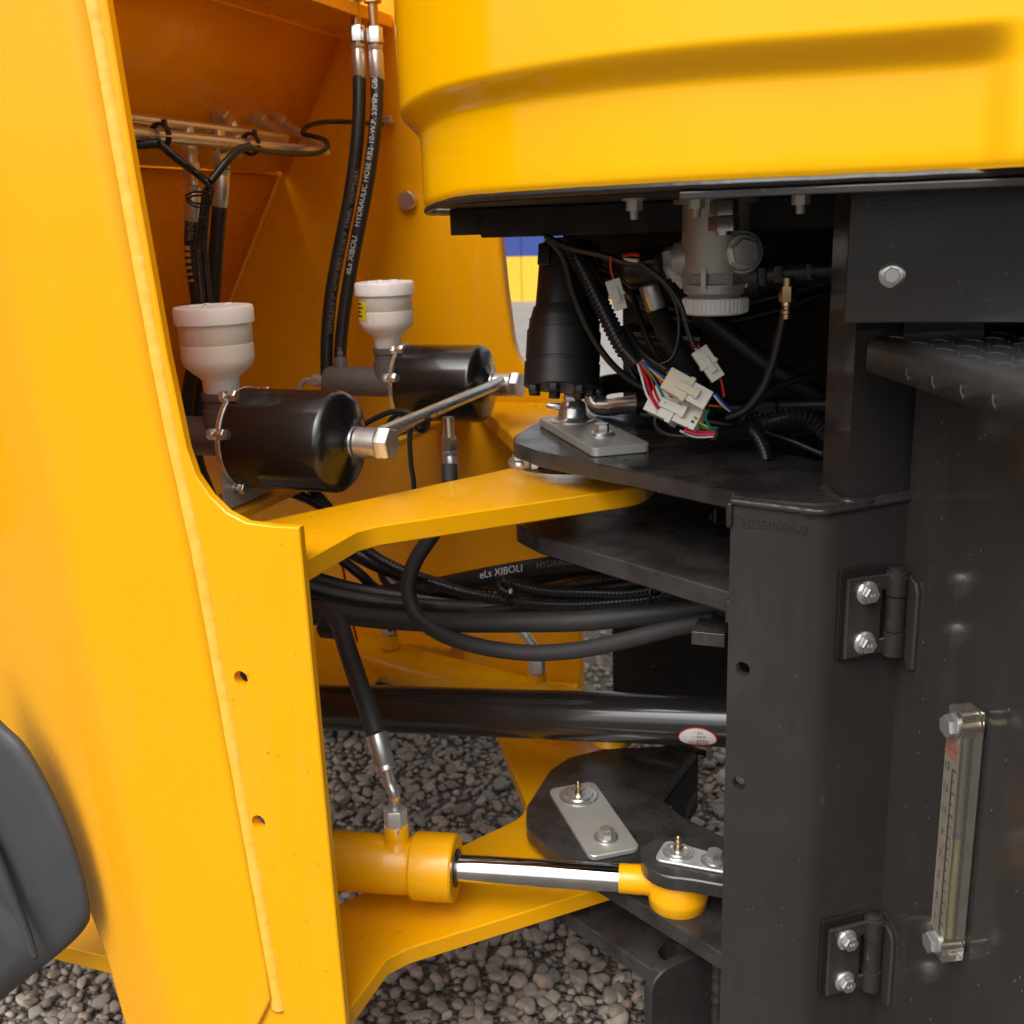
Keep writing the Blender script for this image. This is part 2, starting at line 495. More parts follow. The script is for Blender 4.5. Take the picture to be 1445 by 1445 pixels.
        me.materials.append(MT[mat] if isinstance(mat, str) else mat)
        me.shade_smooth()
        me.set_sharp_from_angle(angle=math.radians(angle))
        me.update()
        o = bpy.data.objects.new(name, me)
        COL.objects.link(o)
        if parent is not None: o.parent = parent
        if solid:
            md = o.modifiers.new('thickness', 'SOLIDIFY'); md.thickness = solid; md.offset = -1
        if bevel:
            md = o.modifiers.new('edges', 'BEVEL'); md.width = bevel; md.segments = bseg
            md.limit_method = 'ANGLE'; md.angle_limit = math.radians(35); md.harden_normals = True
        return o

def thing(name, label, cat, loc, group=None):
    o = bpy.data.objects.new(name, None)
    o.empty_display_size = 0.05
    o.location = V(loc)
    COL.objects.link(o)
    o['label'] = label
    o['category'] = cat
    if group: o['group'] = group
    return o
def tag(o, label, cat, group=None):
    o['label'] = label; o['category'] = cat
    if group: o['group'] = group
    return o
def copy_thing(root, loc, label, group=None):
    r = root.copy(); COL.objects.link(r); r.location = V(loc); r['label'] = label
    if group: r['group'] = group
    for ch in list(root.children):
        c = ch.copy(); COL.objects.link(c); c.parent = r
        for g in list(ch.children):
            d = g.copy(); COL.objects.link(d); d.parent = c
    return r

def text_geo(s, size, extrude=0.0, fine=False):
    cu = bpy.data.curves.new('lettering', 'FONT')
    cu.body = s; cu.size = size; cu.extrude = extrude; cu.resolution_u = 3
    o = bpy.data.objects.new('lettering', cu)
    COL.objects.link(o)
    bpy.context.view_layer.update()
    dg = bpy.context.evaluated_depsgraph_get()
    me = o.evaluated_get(dg).to_mesh()
    bm = bmesh.new(); bm.from_mesh(me)
    if fine:
        bmesh.ops.triangulate(bm, faces=bm.faces)
        for _ in range(4):
            le = [e for e in bm.edges if e.calc_length() > size * .13]
            if not le: break
            bmesh.ops.subdivide_edges(bm, edges=le, cuts=1, use_grid_fill=False)
            bmesh.ops.triangulate(bm, faces=bm.faces)
    bm.verts.index_update()
    vs = [v.co.copy() for v in bm.verts]
    fs = [tuple(v.index for v in p.verts) for p in bm.faces]
    bm.free()
    o.evaluated_get(dg).to_mesh_clear()
    bpy.data.objects.remove(o)
    bpy.data.curves.remove(cu)
    return vs, fs
def flat_text(s, size, o, u, v, mat, parent, name='lettering', extrude=0.0, center=True, sx=1.0, lift=0.0003):
    vs, fs = text_geo(s, size, extrude)
    if not vs: return None
    u, v = V(u).normalized(), V(v).normalized()
    n = u.cross(v)
    xs = [p.x for p in vs]; ys = [p.y for p in vs]
    ox = (min(xs) + max(xs)) / 2 if center else 0
    oy = (min(ys) + max(ys)) / 2 if center else 0
    g = G().add([V(o) + u * ((p.x - ox) * sx) + v * (p.y - oy) + n * (p.z + lift) for p in vs], fs)
    return g.obj(name, mat, parent)
def hose_text(s, size, path, r, s0, out, mat, parent, rev=False, shift=0.0, name='lettering'):
    """Letters printed round a hose: x runs along the path from arc length s0, y round it."""
    vs, fs = text_geo(s, size, 0.0, True)
    if rev: path = path[::-1]
    L = [0.0]
    for a, b_ in zip(path, path[1:]): L.append(L[-1] + (b_ - a).length)
    out = V(out)
    ym = size * 0.36
    res = []
    for p in vs:
        q = min(max(p.x + s0, 0), L[-1] - 1e-5)
        j = max(0, int(np.searchsorted(L, q)) - 1)
        f_ = (q - L[j]) / max(L[j + 1] - L[j], 1e-9)
        c = path[j].lerp(path[j + 1], f_)
        tg = (path[j + 1] - path[j]).normalized()
        o_ = (out - tg * out.dot(tg)).normalized()
        sd_ = o_.cross(tg)
        a = (p.y - ym) / r + shift
        res.append(c + (o_ * math.cos(a) + sd_ * math.sin(a)) * (r * 1.012 + 0.0002))
    return G().add(res, fs).obj(name, mat, parent)
def arc(cx, cy, r, a0, a1, n=10):
    return [(cx + r * math.cos(math.radians(a0 + (a1 - a0) * i / n)), cy + r * math.sin(math.radians(a0 + (a1 - a0) * i / n))) for i in range(n + 1)]
def circle(cx, cy, r, n=32):
    return [(cx + r * math.cos(2 * math.pi * i / n), cy + r * math.sin(2 * math.pi * i / n)) for i in range(n)]
def round_poly(pts, rad, n=6):
    """Round the corners of an outline; rad is one radius or one per corner."""
    out = []
    N = len(pts)
    for i in range(N):
        p = V((pts[i][0], pts[i][1])); a = V((pts[i - 1][0], pts[i - 1][1])); c = V((pts[(i + 1) % N][0], pts[(i + 1) % N][1]))
        r_ = rad[i] if isinstance(rad, (list, tuple)) else rad
        if r_ <= 0:
            out.append((p.x, p.y)); continue
        d1, d2 = (a - p), (c - p)
        l1, l2 = d1.length, d2.length
        d1.normalize(); d2.normalize()
        ang = math.acos(max(-1, min(1, d1.dot(d2))))
        k = min(r_ / math.tan(ang / 2), l1 * 0.49, l2 * 0.49)
        s_, e_ = p + d1 * k, p + d2 * k
        for j in range(n + 1):
            t_ = j / n
            q = s_ * (1 - t_) ** 2 + p * (2 * t_ * (1 - t_)) + e_ * t_ ** 2
            out.append((q.x, q.y))
    return out
X, Y, Z = V((1, 0, 0)), V((0, 1, 0)), V((0, 0, 1))
def drops(name, parent, fn, n, r0, r1, normal, hf=0.45):
    g = G()
    for _ in range(n):
        p = fn()
        if p is None: continue
        r_ = r0 + (r1 - r0) * random.random() ** 2.5
        g.dome(p, normal, r_, r_ * hf, 8)
    o = g.obj(name, 'water', parent)
    o['kind'] = 'stuff'
    return o

# ================================================================== the ground and what stands far behind
g = G()
g.grid(lambda u, v: V((-150 + 300 * u, -100 + 300 * v, 0)), 6, 6)
soil = g.obj('gravel_ground', 'soil'); soil['kind'] = 'structure'
g = G().grid(lambda u, v: V((-40 + 80 * u, 7.5 + 24 * v, 0.004)), 4, 4)
o = g.obj('concrete_apron', 'concrete'); o['kind'] = 'structure'

def pebble_mesh(seed, sub):
    rnd = random.Random(seed)
    bm = bmesh.new()
    bmesh.ops.create_icosphere(bm, subdivisions=sub, radius=1.0)
    sx, sy, sz = 1.0, rnd.uniform(0.6, 0.95), rnd.uniform(0.42, 0.68)
    off = V((rnd.uniform(0, 50), rnd.uniform(0, 50), rnd.uniform(0, 50)))
    planes = []
    for _ in range(7):
        n_ = V((rnd.gauss(0, 1), rnd.gauss(0, 1), rnd.gauss(0, 1))).normalized()
        planes.append((n_, rnd.uniform(.62, .86)))
    for v in bm.verts:
        for n_, dd_ in planes:
            e_ = v.co.dot(n_) - dd_
            if e_ > 0: v.co = v.co - n_ * e_ * .85
        d = 1 + 0.30 * noise.noise(v.co * 0.9 + off) + 0.10 * noise.noise(v.co * 2.1 + off)
        v.co = V((v.co.x * sx * d, v.co.y * sy * d, v.co.z * sz * d))
    vs = np.array([v.co[:] for v in bm.verts]); fs = np.array([[q.index for q in f.verts] for f in bm.faces])
    bm.free()
    return vs, fs
FINE = [pebble_mesh(i, 2) for i in range(12)]
FINE3 = [pebble_mesh(i, 3) for i in range(12)]
RAW = [pebble_mesh(100 + i, 1) for i in range(12)]
rnd = np.random.default_rng(3)
spots = []
step = 0.0215
for ix in np.arange(-4.2, 1.6, step):
    for iy in np.arange(0.7, 7.6, step):
        x = ix + rnd.uniform(-.5, .5) * step; y = iy + rnd.uniform(-.5, .5) * step
        d = V((x, y, 0)) - CAM
        dep = d.dot(FWD)
        if dep < 0.3: continue
        px = C0 + F * d.dot(RIGHT) / dep; py = C0 - F * d.dot(UP) / dep
        if not (-60 < px < 1120 and 380 < py < 1540): continue
        if dep > 3.0 and rnd.random() < 0.45: continue
        s = 0.0088 + 0.0100 * rnd.random() ** 1.7
        if rnd.random() < 0.05: s *= 1.45
        spots.append((x, y, s, px, py, s / dep * F))
def inside(px, py, poly):
    c = False
    for i in range(len(poly)):
        x1, y1 = poly[i]; x2, y2 = poly[i - 1]
        if (y1 > py) != (y2 > py) and px < (x2 - x1) * (py - y1) / (y2 - y1) + x1: c = not c
    return c
OPEN = [[(452, 1030), (700, 1030), (745, 1160), (650, 1205), (460, 1175)], [(490, 1450), (560, 1355), (800, 1265), (918, 1385), (918, 1450)],
        [(0, 1450), (0, 1400), (125, 1330), (165, 1450)], [(950, 1165), (1000, 1060), (1022, 1060), (1022, 1185)], [(818, 875), (862, 875), (862, 985), (818, 985)]]
vis = [i for i, q in enumerate(spots) if any(inside(q[3], q[4], o_) for o_ in OPEN)]
vis.sort(key=lambda i: -spots[i][5])
own = set(vis[:290])
fine_me = []
for vs, fs in FINE3:
    me = bpy.data.meshes.new('pebble')
    me.from_pydata([tuple(v) for v in vs], [], [tuple(int(i) for i in f) for f in fs])
    me.materials.append(MT['pebble']); me.shade_smooth(); fine_me.append(me)
for i in sorted(own):
    x, y, s = spots[i][:3]
    o = bpy.data.objects.new('pebble', fine_me[i % 12])
    o.location = (x, y, s * rnd.uniform(0.15, 0.62)); o.scale = (s, s, s)
    o.rotation_euler = (rnd.uniform(-.5, .5), rnd.uniform(-.5, .5), rnd.uniform(0, 6.28))
    COL.objects.link(o); o.parent = soil
AV, AF, k = [], [], 0
for i, (x, y, s, px, py, sp) in enumerate(spots):
    if i in own: continue
    vs, fs = (FINE if sp > 9.5 else RAW)[i % 12]
    a, b_, c = rnd.uniform(0, 6.28), rnd.uniform(-.5, .5), rnd.uniform(-.5, .5)
    Rz = np.array([[math.cos(a), -math.sin(a), 0], [math.sin(a), math.cos(a), 0], [0, 0, 1]])
    Rx = np.array([[1, 0, 0], [0, math.cos(b_), -math.sin(b_)], [0, math.sin(b_), math.cos(b_)]])
    Ry = np.array([[math.cos(c), 0, math.sin(c)], [0, 1, 0], [-math.sin(c), 0, math.cos(c)]])
    AV.append((vs * s) @ (Rz @ Rx @ Ry).T + np.array([x, y, s * rnd.uniform(0.1, 0.5)]))
    AF.append(fs + k); k += len(vs)
AV = np.concatenate(AV); AF = np.concatenate(AF)
me = bpy.data.meshes.new('loose_gravel')
me.vertices.add(len(AV)); me.vertices.foreach_set('co', AV.ravel())
me.loops.add(AF.size); me.loops.foreach_set('vertex_index', AF.ravel().astype(np.int32))
me.polygons.add(len(AF)); me.polygons.foreach_set('loop_start', np.arange(0, AF.size, 3, dtype=np.int32))
me.update(); me.materials.append(MT['pebble']); me.shade_smooth()
o = bpy.data.objects.new('loose_gravel', me); COL.objects.link(o); o.parent = soil; o['kind'] = 'stuff'

hb = thing('site_hoarding', 'distant site hoarding, blue above a bright yellow band, seen past the wheel joint', 'hoarding', (0, 17, 0))
for k in range(12):
    x0 = -26 + k * 2.5
    G().aabb(x0, x0 + 2.485, 17.0, 17.06, 0.735, 2.6).obj('blue_panel', 'boardblue', hb)
    G().aabb(x0, x0 + 2.485, 16.985, 17.06, 0.0, 0.73).obj('yellow_panel', 'boardyellow', hb)

# ================================================================== front frame (yellow)
YN, YF, YC = 0.95, 2.0, 1.475
ff = thing('loader_chassis', 'yellow welded front frame with two tall side plates and two pointed joint plates', 'machine frame', W(-0.7, YC, -1.05))
notch = [(-.785, .6), (-.765, .225), (-.756, .057), (-.743, -.126), (-.732, -.228), (-.724, -.258), (-.708, -.281), (-.688, -.299), (-.664, -.309), (-.630, -.3105), (-.598, -.310)]
def side_outline(bot): return notch + [(-.594, bot), (-.80, bot), (-.86, .6)]
holes_n = [circle(-.693, -.497, .0092), circle(-.690, -.683, .0092)]
G().plate(side_outline(-1.08), holes_n, W(0, YN, 0), X, Z, Y, .012).obj('side_plate', 'yellow', ff, bevel=.0016)
far_out = notch + [(-.600, -.975), (-1.75, -.975), (-1.75, .6)]
G().plate(far_out, [], W(0, YF, 0), X, Z, Y, .030).obj('side_plate', 'yellow', ff, bevel=.004, bseg=3)
# outer skin: flat by the weld, folding away towards the wheel
def lerp_tab(tab, z):
    tab = sorted(tab)
    if z <= tab[0][0]: a, b_ = tab[0], tab[1]
    elif z >= tab[-1][0]: a, b_ = tab[-2], tab[-1]
    else:
        for a, b_ in zip(tab, tab[1:]):
            if a[0] <= z <= b_[0]: break
    return a[1] + (b_[1] - a[1]) * (z - a[0]) / (b_[0] - a[0])
def tab_of(pxs, y): return [(P(px, py, y=y).z - CAM_H, P(px, py, y=y).x) for px, py in pxs]
weld_tab = tab_of([(118, 0), (150, 180), (190, 400), (228, 600), (270, 790), (330, 1120), (385, 1425)], YN - .006)
fold_tab = tab_of([(-10, 300), (55, 640), (132, 1000), (228, 1445)], YN - .006)
left_tab = tab_of([(160, 1460), (118, 1335), (10, 1180), (-220, 980), (-700, 600)], YN + .02)
def skin(u, v):
    z = .6 - 1.80 * v
    xw, xf, xl = lerp_tab(weld_tab, z), lerp_tab(fold_tab, z), lerp_tab(left_tab, z)
    if z < -.955: xw += (z + .955) * 1.3
    xl = min(xl, xf - .02)
    x = xw + (xl - xw) * u
    d = xf + .035 - x
    off = 0.0
    if d > 0:
        w_ = .040
        off = math.tan(math.radians(21)) * (d * d / (2 * w_) if d < w_ else d - w_ / 2)
    return W(x, YN - .006 + off, z)
sk = G().grid(skin, 60, 40); sk.fix = True
sk.obj('skin_panel', 'yellow', ff, angle=60, solid=.0058)
rw = random.Random(5)
wp = [W(lerp_tab(weld_tab, z) + .0028, YN + .0028, z) for z in np.arange(.6, -.955, -.004)]
wg = G(); wg.sweep(wp, [.0104 * (1 + .035 * noise.noise(V((i * .83, 0, 3))) + .12 * noise.noise(V((i * .09, 4, 3))) + .05 * rw.random()) for i in range(len(wp))], 16)
wg.v = [p + V((noise.noise(p * 260), 0.9 * noise.noise(p * 260 + V((9, 3, 1))), noise.noise(p * 260 + V((2, 7, 5))))) * .0006 + V((noise.noise(p * 70) * .0006, 0, 0)) for p in wg.v]
wg.v = [V((p.x, YN + .0028 + (p.y - YN - .0028) * .66, p.z)) for p in wg.v]
wg.obj('weld_bead', 'weld_y', ff, angle=180)

def vee(apex_shift, ymin, xb):
    s_ = apex_shift
    near = [(-.81 + s_, ymin), (xb, ymin), (xb + .002, 1.075), (-.583, 1.104)]
    tip = round_poly([(-.583, 1.104), (-.318, 1.360), (-.312, YC), (-.318, 2 * YC - 1.360), (-.583, 2 * YC - 1.104)], [0, .085, 0, .085, 0], 10)[1:-1]
    far = [(x, 2 * YC - y) for x, y in near[::-1]]
    ap = round_poly([(-.81 + s_, 2 * YC - ymin), (-.503 + s_, YC), (-.81 + s_, ymin)], [0, .075, 0], 9)
    return near + tip + far + ap[1:-1]
up_p = vee(0, .964, -.600)
G().plate(up_p, [], W(0, 0, -.35), X, Y, -Z, .026).obj('joint_plate', 'yellow', ff, bevel=.0018)
G().plate(vee(-.032, .964, -.603), [], W(0, 0, -.948), X, Y, -Z, .026).obj('joint_plate', 'yellow', ff, bevel=.0018)
# walls of the tower seen inside
SO, SN = W(-1.29, 2.0, .006), V((1, 0, -.6)).normalized()
def sl(z): return -1.29 + .6 * (z - .006)
G().grid(lambda u, v: W(sl(.12 + .24 * v) , .97 + 1.025 * u, .12 + .24 * v), 2, 2).obj('tower_wall', 'yellow', ff, solid=-.016)
G().aabb(-1.40, sl(.12) - .008, .97, 1.995, CAM_H + .112, CAM_H + .120).obj('wall_ledge', 'yellow', ff, bevel=.001)
G().grid(lambda u, v: W(sl(-.5 + .6 * v) - .010, .97 + 1.025 * u, -.5 + .61 * v), 2, 2).obj('lower_wall', 'yellow', ff, solid=-.016)
G().aabb(-1.30, -.95, .97, 1.995, CAM_H + .362, CAM_H + .385).obj('tower_roof', 'yellow', ff, bevel=.002)
sg = G(); sg.tube([W(sl(.36) + .004, .98, .358), W(sl(.36) + .004, 1.99, .358)], .006, 8, smooth=False)
sg.obj('weld_bead', 'weld_y', ff)
sg = G(); sg.tube([W(sl(z) + .005, 1.994, z) for z in np.arange(.36, -.30, -.03)], .005, 8, smooth=False)
sg.obj('weld_bead', 'weld_y', ff)
pb = P(575, 283, y=1.99)
G().lathe(pb, -Y, [(-.006, .0185), (.006, .0185), (.0085, .0165)], 28).obj('plug', 'steelpipe', ff)
G().aabb(-.905, -.825, .962, 2.0, CAM_H - .378, CAM_H - .366).obj('mounting_bar', 'yellow', ff, bevel=.002)
# bearing covers on the joint plate
g = G()
g.lathe(W(-.45, YC, -.3498), Z, [(0, .096), (.006, .096), (.007, .094), (.007, .066), (.012, .064), (.026, .060), (.026, 0.0)], 44)
o = g.obj('bearing_cover', 'zinc', ff)
for k in range(8):
    a = math.radians(45 * k + 20)
    G().bolt(W(-.45 + .081 * math.cos(a), YC + .081 * math.sin(a), -.343), Z, .0085, .008, 0).obj('bolt', 'zinc', ff)
G().lathe(W(-.45, YC, -.3762), -Z, [(0, .088), (.004, .088), (.006, .08), (.006, 0.0)], 44).obj('bearing_cover', 'zinc', ff)
# stiffeners by the far cylinder
for k, (a, b_) in enumerate((((430, 880), (540, 955)), ((430, 912), (520, 968)))):
    p, q = P(*a, y=1.78), P(*b_, y=1.78)
    d = (q - p).normalized()
    G().box((p + q) / 2, d, Y, d.cross(Y), (q - p).length, .30, .012).obj('stiffener', 'yellow', ff, bevel=.002)
p = P(650, 900, y=1.96)
G().aabb(-1.6, p.x, 1.90, 1.995, p.z - .008, p.z).obj('stiffener', 'yellow', ff, bevel=.002)
q = P(100, 1338, y=1.06)
G().aabb(q.x - .5, q.x + .10, 1.06, 1.16, q.z - .030, q.z).obj('lower_beam', 'yellow', ff, bevel=.003)
def on_skin():
    z = random.uniform(-.95, -.32)
    return W(random.uniform(lerp_tab(weld_tab, z) + .012, -.603), YN - .0003, z)
drops('water_droplets', ff, on_skin, 60, .0008, .0022, -Y)
def on_plate(zz, x0, x1):
    def f():
        x = random.uniform(x0, x1)
        y = random.uniform(1.0, 1.42)
        if y < 1.005 + (x + .60) * 1.0 + .05 or y > 1.071 + (x + .78) * 1.66 - .03: return None
        return W(x, y, zz)
    return f
drops('water_droplets', ff, on_plate(-.35, -.75, -.34), 90, .0008, .0022, Z, .22)
drops('water_droplets', ff, on_plate(-.948, -.75, -.34), 110, .0008, .0024, Z, .22)

# ------------------------------------------------------------------ mudguard
mg = thing('mudguard', 'grey rubber mudguard bulging out over the gravel beside the yellow frame', 'mudguard', P(0, 1400, y=.962))
out_px = [(-160, 850), (-60, 935), (0, 1018), (34, 1052), (74, 1120), (106, 1195), (127, 1280), (124, 1304), (0, 1413), (-120, 1520), (-330, 1300)]
op = [P(a, b_, y=.962) for a, b_ in out_px]
cen = P(-20, 1230, y=.962)
def guard(u, v):
    n_ = len(op)
    pth = guard.p
    i = u * (len(pth) - 1); j = min(int(i), len(pth) - 2)
    e = pth[j].lerp(pth[j + 1], i - j)
    q = e.lerp(cen, v)
    d = (e - q).length
    h = .007 * (1 - math.exp(-d / .0022)) + .022 * (1 - math.exp(-d / .12)) - .0022 * math.exp(-((d - .007) / .0028) ** 2)          # rolled edge
    s_ = (q - P(26, 1290, y=.962)).dot((P(60, 1270, y=.962) - P(26, 1290, y=.962)).normalized())
    h += .012 / (1 + math.exp(s_ / .0022)) * min(1, max(0, d / .03)) * (1 if q.z < P(0, 1100, y=.962).z else 0.0)
    h += .006 * math.exp(-(s_ / .005) ** 2) * min(1, max(0, (d - .012) / .03))
    return q + V((0, -h, 0))
guard.p = cr(op[1:10], 10)
gd = G().grid(guard, 90, 34)
gd.obj('guard_shell', 'guard', mg, angle=180, solid=-.012)
rp = cr([P(a, b_, y=.962 - .034) for a, b_ in ((-40, 1140), (0, 1224), (24, 1282), (40, 1322), (50, 1352))], 8)
rg = G(); rg.sweep(rp, [.0105 - .0065 * i / (len(rp) - 1) for i in range(len(rp))], 14)
rg.obj('moulded_rib', 'guard', mg, angle=180)

# ------------------------------------------------------------------ brake boosters
def booster(loc, label, group):
    L = V(loc)
    b = thing('brake_booster', label, 'brake booster', L, group)
    R = .0680
    prof = [(0, R), (.137, R), (.143, R - .0015), (.148, R - .006), (.150, R - .012), (.153, R - .030), (.156, .022), (.160, .0165), (.172, .0165)]
    can = G().lathe(L, X, prof, 56).obj('canister', 'black', b, angle=60)
    G().lathe(L + X * .163, X, [(0, .0215), (.003, .0215), (.003, .0165)], 28).obj('washer', 'zinc', can)
    G().lathe(L, X, [(-.006, .0704), (.000, .0704), (.001, .0695), (.001, .060)], 56).obj('flange', 'zinc', b)
    for a in (15, 62, 128, 172, 222, 300):
        aa = math.radians(a)
        c = L + V((.0025, -math.cos(aa) * .0712, math.sin(aa) * .0712))
        gg = G(); gg.hexa(c, X, .0085, .0082, None, a); gg.lathe(c, -X, [(0, .0045), (.012, .0045)], 10)
        gg.hexa(c - X * .016, X, .0075, .0078, None, a + .4)
        gg.obj('bolt', 'zinc', b)
    # cast cylinder and boss
    g1 = G().lathe(L - X * .006, -X, [(0, .027), (.155, .027), (.158, .0255), (.158, 0)], 32)
    g1.lathe(L + V((-.036, 0, .010)), Z, [(0, .0285), (.030, .0285), (.031, .026), (.042, .0255), (.043, .028), (.053, .028), (.053, 0)], 32)
    cy = g1.obj('master_cylinder', 'cast', b)
    flat_text('SORL', .017, L + V((-.088, -.0272, -.003)), X, Z, 'cast', cy, 'raised_lettering', .0008)
    G().lathe(L + V((-.135, 0, .018)), Z, [(0, .012), (.024, .0115), (.026, .010), (.026, .006), (.034, .006), (.036, .004), (.044, .004)], 16).obj('bleeder', 'cast', b)
    gf = G(); gf.hexa(L - X * .164, -X, .012, .0105); gf.lathe(L - X * .176, -X, [(0, .008), (.004, .008)], 14); gf.hexa(L - X * .18, -X, .018, .0115)
    gf.tube([L + V((-.198, 0, 0)), L + V((-.212, 0, 0)), L + V((-.222, 0, -.008)), L + V((-.226, 0, -.022)), L + V((-.227, 0, -.08))], .005, 10)
    gf.obj('brake_line', 'zincplate', b)
    # reservoir
    O = L + V((-.036, 0, .0615))
    rs = G().lathe(O, Z, [(0, .0235), (.002, .0245), (.018, .0245), (.022, .027), (.030, .037), (.040, .0465), (.048, .0485), (.066, .0485), (.0665, .0479), (.068, .0479), (.0685, .0485), (.098, .0487), (.098, 0)], 44).obj('reservoir', 'milk', b, angle=50)
    cp = [(.0, .0515), (.001, .0525), (.019, .0530), (.0225, .0515), (.0235, .048), (.0235, .036), (.0225, .034), (.0225, .012), (.0235, .010), (.0235, 0)]
    gc = G().lathe(O + Z * .094, Z, cp, 64)
    for k in range(5):
        a = 2 * math.pi * k / 5
        gc.box(O + V((.022 * math.cos(a), .022 * math.sin(a), .094 + .0240)), (math.cos(a), math.sin(a), 0), (-math.sin(a), math.cos(a), 0), Z, .014, .006, .003)
    gc.obj('cap', 'milkcap', rs)
    drops('water_droplets', b, lambda: (lambda a, z: O + V((.0485 * math.cos(a), .0485 * math.sin(a), z)))(random.uniform(-2.6, .4), random.uniform(.05, .09)), 40, .0007, .0018, -Y)
    # zinc angle bracket
    vp = [(-.060, -.088), (.060, -.088), (.060, -.030), (.036, .0), (-.036, .0), (-.060, -.030)]
    gb = G().plate(vp, [], L - X * .0064, Y, Z, -X, .003)
    gb.aabb(L.x - .064, L.x - .0066, L.y - .060, L.y + .060, L.z - .0882, L.z - .0852)
    gb.obj('bracket', 'zincplate', b)
    for s in (-1, 1):
        G().bolt(L + V((-.045, s * .042, -.0852)), Z, .0092, .007, 1.5, .002).obj('bolt', 'zinc', b)
    return b
bl = W(-.834, 1.22, -.2745)
b1 = booster(bl, 'nearer black air brake booster with a milky fluid cup, beside the yellow side plate', 'pair of brake boosters')
b2 = copy_thing(b1, bl + V((0, .51, 0)), 'farther black air brake booster, its milky cup carrying a small yellow sticker', 'pair of brake boosters')
# the yellow warning sticker is only on the farther cup
O2 = bl + V((-.036, .51, .0615))
def stick(u, v):
    a = math.radians(-150 + 42 * u)
    return O2 + V((.0489 * math.cos(a), .0489 * math.sin(a), .052 + .034 * v))
res2 = [c for c in b2.children if c.name.startswith('reservoir')][0]
lb = G().grid(stick, 10, 1).obj('warning_label', 'lemon', b2, angle=180)
for k, (w_, z_) in enumerate(((.62, .080), (.80, .073), (.55, .066), (.70, .059))):
    G().grid(lambda u, v: O2 + V((.0492 * math.cos(math.radians(-146 + 36 * w_ * u)), .0492 * math.sin(math.radians(-146 + 36 * w_ * u)), z_ + .0028 * v)), 6, 1).obj('print_line', 'ink_k', lb)
# ------------------------------------------------------------------ air pipe between the boosters
ax0 = bl + X * .168
ap = thing('air_pipe', 'bright zinc air pipe with banjo ends bridging the two black boosters', 'pipe', ax0 + Y * .25)
for yy in (0, .51):
    q = ax0 + Y * yy
    bj = G().lathe(q, X, [(0, .0195), (.001, .0205), (.030, .0205), (.031, .0195)], 30).obj('banjo_fitting', 'zinc', ap)
    gh = G(); gh.lathe(q + X * .031, X, [(0, .017), (.002, .017)], 24); gh.hexa(q + X * .033, X, .017, .0225, None, .25)
    gh.obj('hex_bolt', 'zinc', bj)
tx = ax0 + X * .016 + Z * .006
G().tube([tx + Y * .015, tx + Y * .497], .0098, 20, smooth=False).obj('tube', 'zinc', ap)
tee = PP(632, 585, tx, X)
g = G(); g.lathe(tee - Z * .004, -Z, [(0, .0085), (.030, .0085)], 20); g.hexa(tee - Z * .034, -Z, .022, .0125); g.lathe(tee - Z * .056, -Z, [(0, .008), (.006, .008)], 18)
g.obj('tee_outlet', 'zinc', ap)
tq = PP(596, 600, tx, X)
g = G(); g.lathe(tq - Y * .004, Y, [(0, .0112), (.008, .0112)], 20); g.box(tq + V((.010, 0, .008)), X, Y, Z, .006, .008, .006); g.box(tq + V((.016, -.006, .016)), V((.5, -.4, .7)), Y, Z, .02, .003, .001)
g.obj('cable_tie', 'cable', ap)

# ------------------------------------------------------------------ steel pipes on the tower wall
def wall_pt(px, py): return PP(px, py, SO, SN)
def wall_fitting(p, n, parent, r=.013):
    g = G(); g.hexa(p, n, .014, r * 1.25); g.hexa(p + n * .014, n, .026, r * 1.08, None, .3); g.lathe(p + n * .04, n, [(0, r * .8), (.004, r * .75)], 18)
    return g.obj('nut', 'brass' if parent.get('b') else 'steelpipe', parent)
def pipe_run(name, label, wpx, d, r, xs, dz):
    w_ = wall_pt(*wpx)
    e = w_ + SN * d
    t = thing(name, label, 'pipe', w_, 'steel pipes on the tower wall')
    c = e + V((0, -.02, 0))
    pts = [w_, w_ + SN * (d * .5), w_ + SN * (d - .03)]
    bend = [e + V((.004, -.014, -.003)) - SN * .006, e + V((.0, -.034, 0))]
    pts += bend + [e + V((0, -.2, dz * .3)), e + V((0, -.75, dz))]
    G().tube(pts, r, 18, 10).obj('tube', 'steelpipe', t)
    wall_fitting(w_, SN, t)
    return t, e
pA, eA = pipe_run('steel_pipe', 'front brown steel pipe running level to its outer bend at the tower wall', (378, 160), .150, .0098, 0, 0)
pB, eB = pipe_run('steel_pipe', 'shorter brown steel pipe just behind and above the front one', (349, 158), .098, .0090, 0, .004)
w_ = wall_pt(296, 154)
t = thing('elbow_pipe', 'bent steel elbow with a double nut screwed into the orange tower wall', 'pipe', w_)
wall_fitting(w_, SN, t, .0155)
pe = P(321, 172, x=(w_ + SN * .08).x)
G().tube([w_ + SN * .03, w_ + SN * .06, pe + V((.008, 0, -.002)), pe + V((.016, -.004, -.03)), pe + V((.018, -.01, -.06))], .0098, 16).obj('tube', 'steelpipe', t)

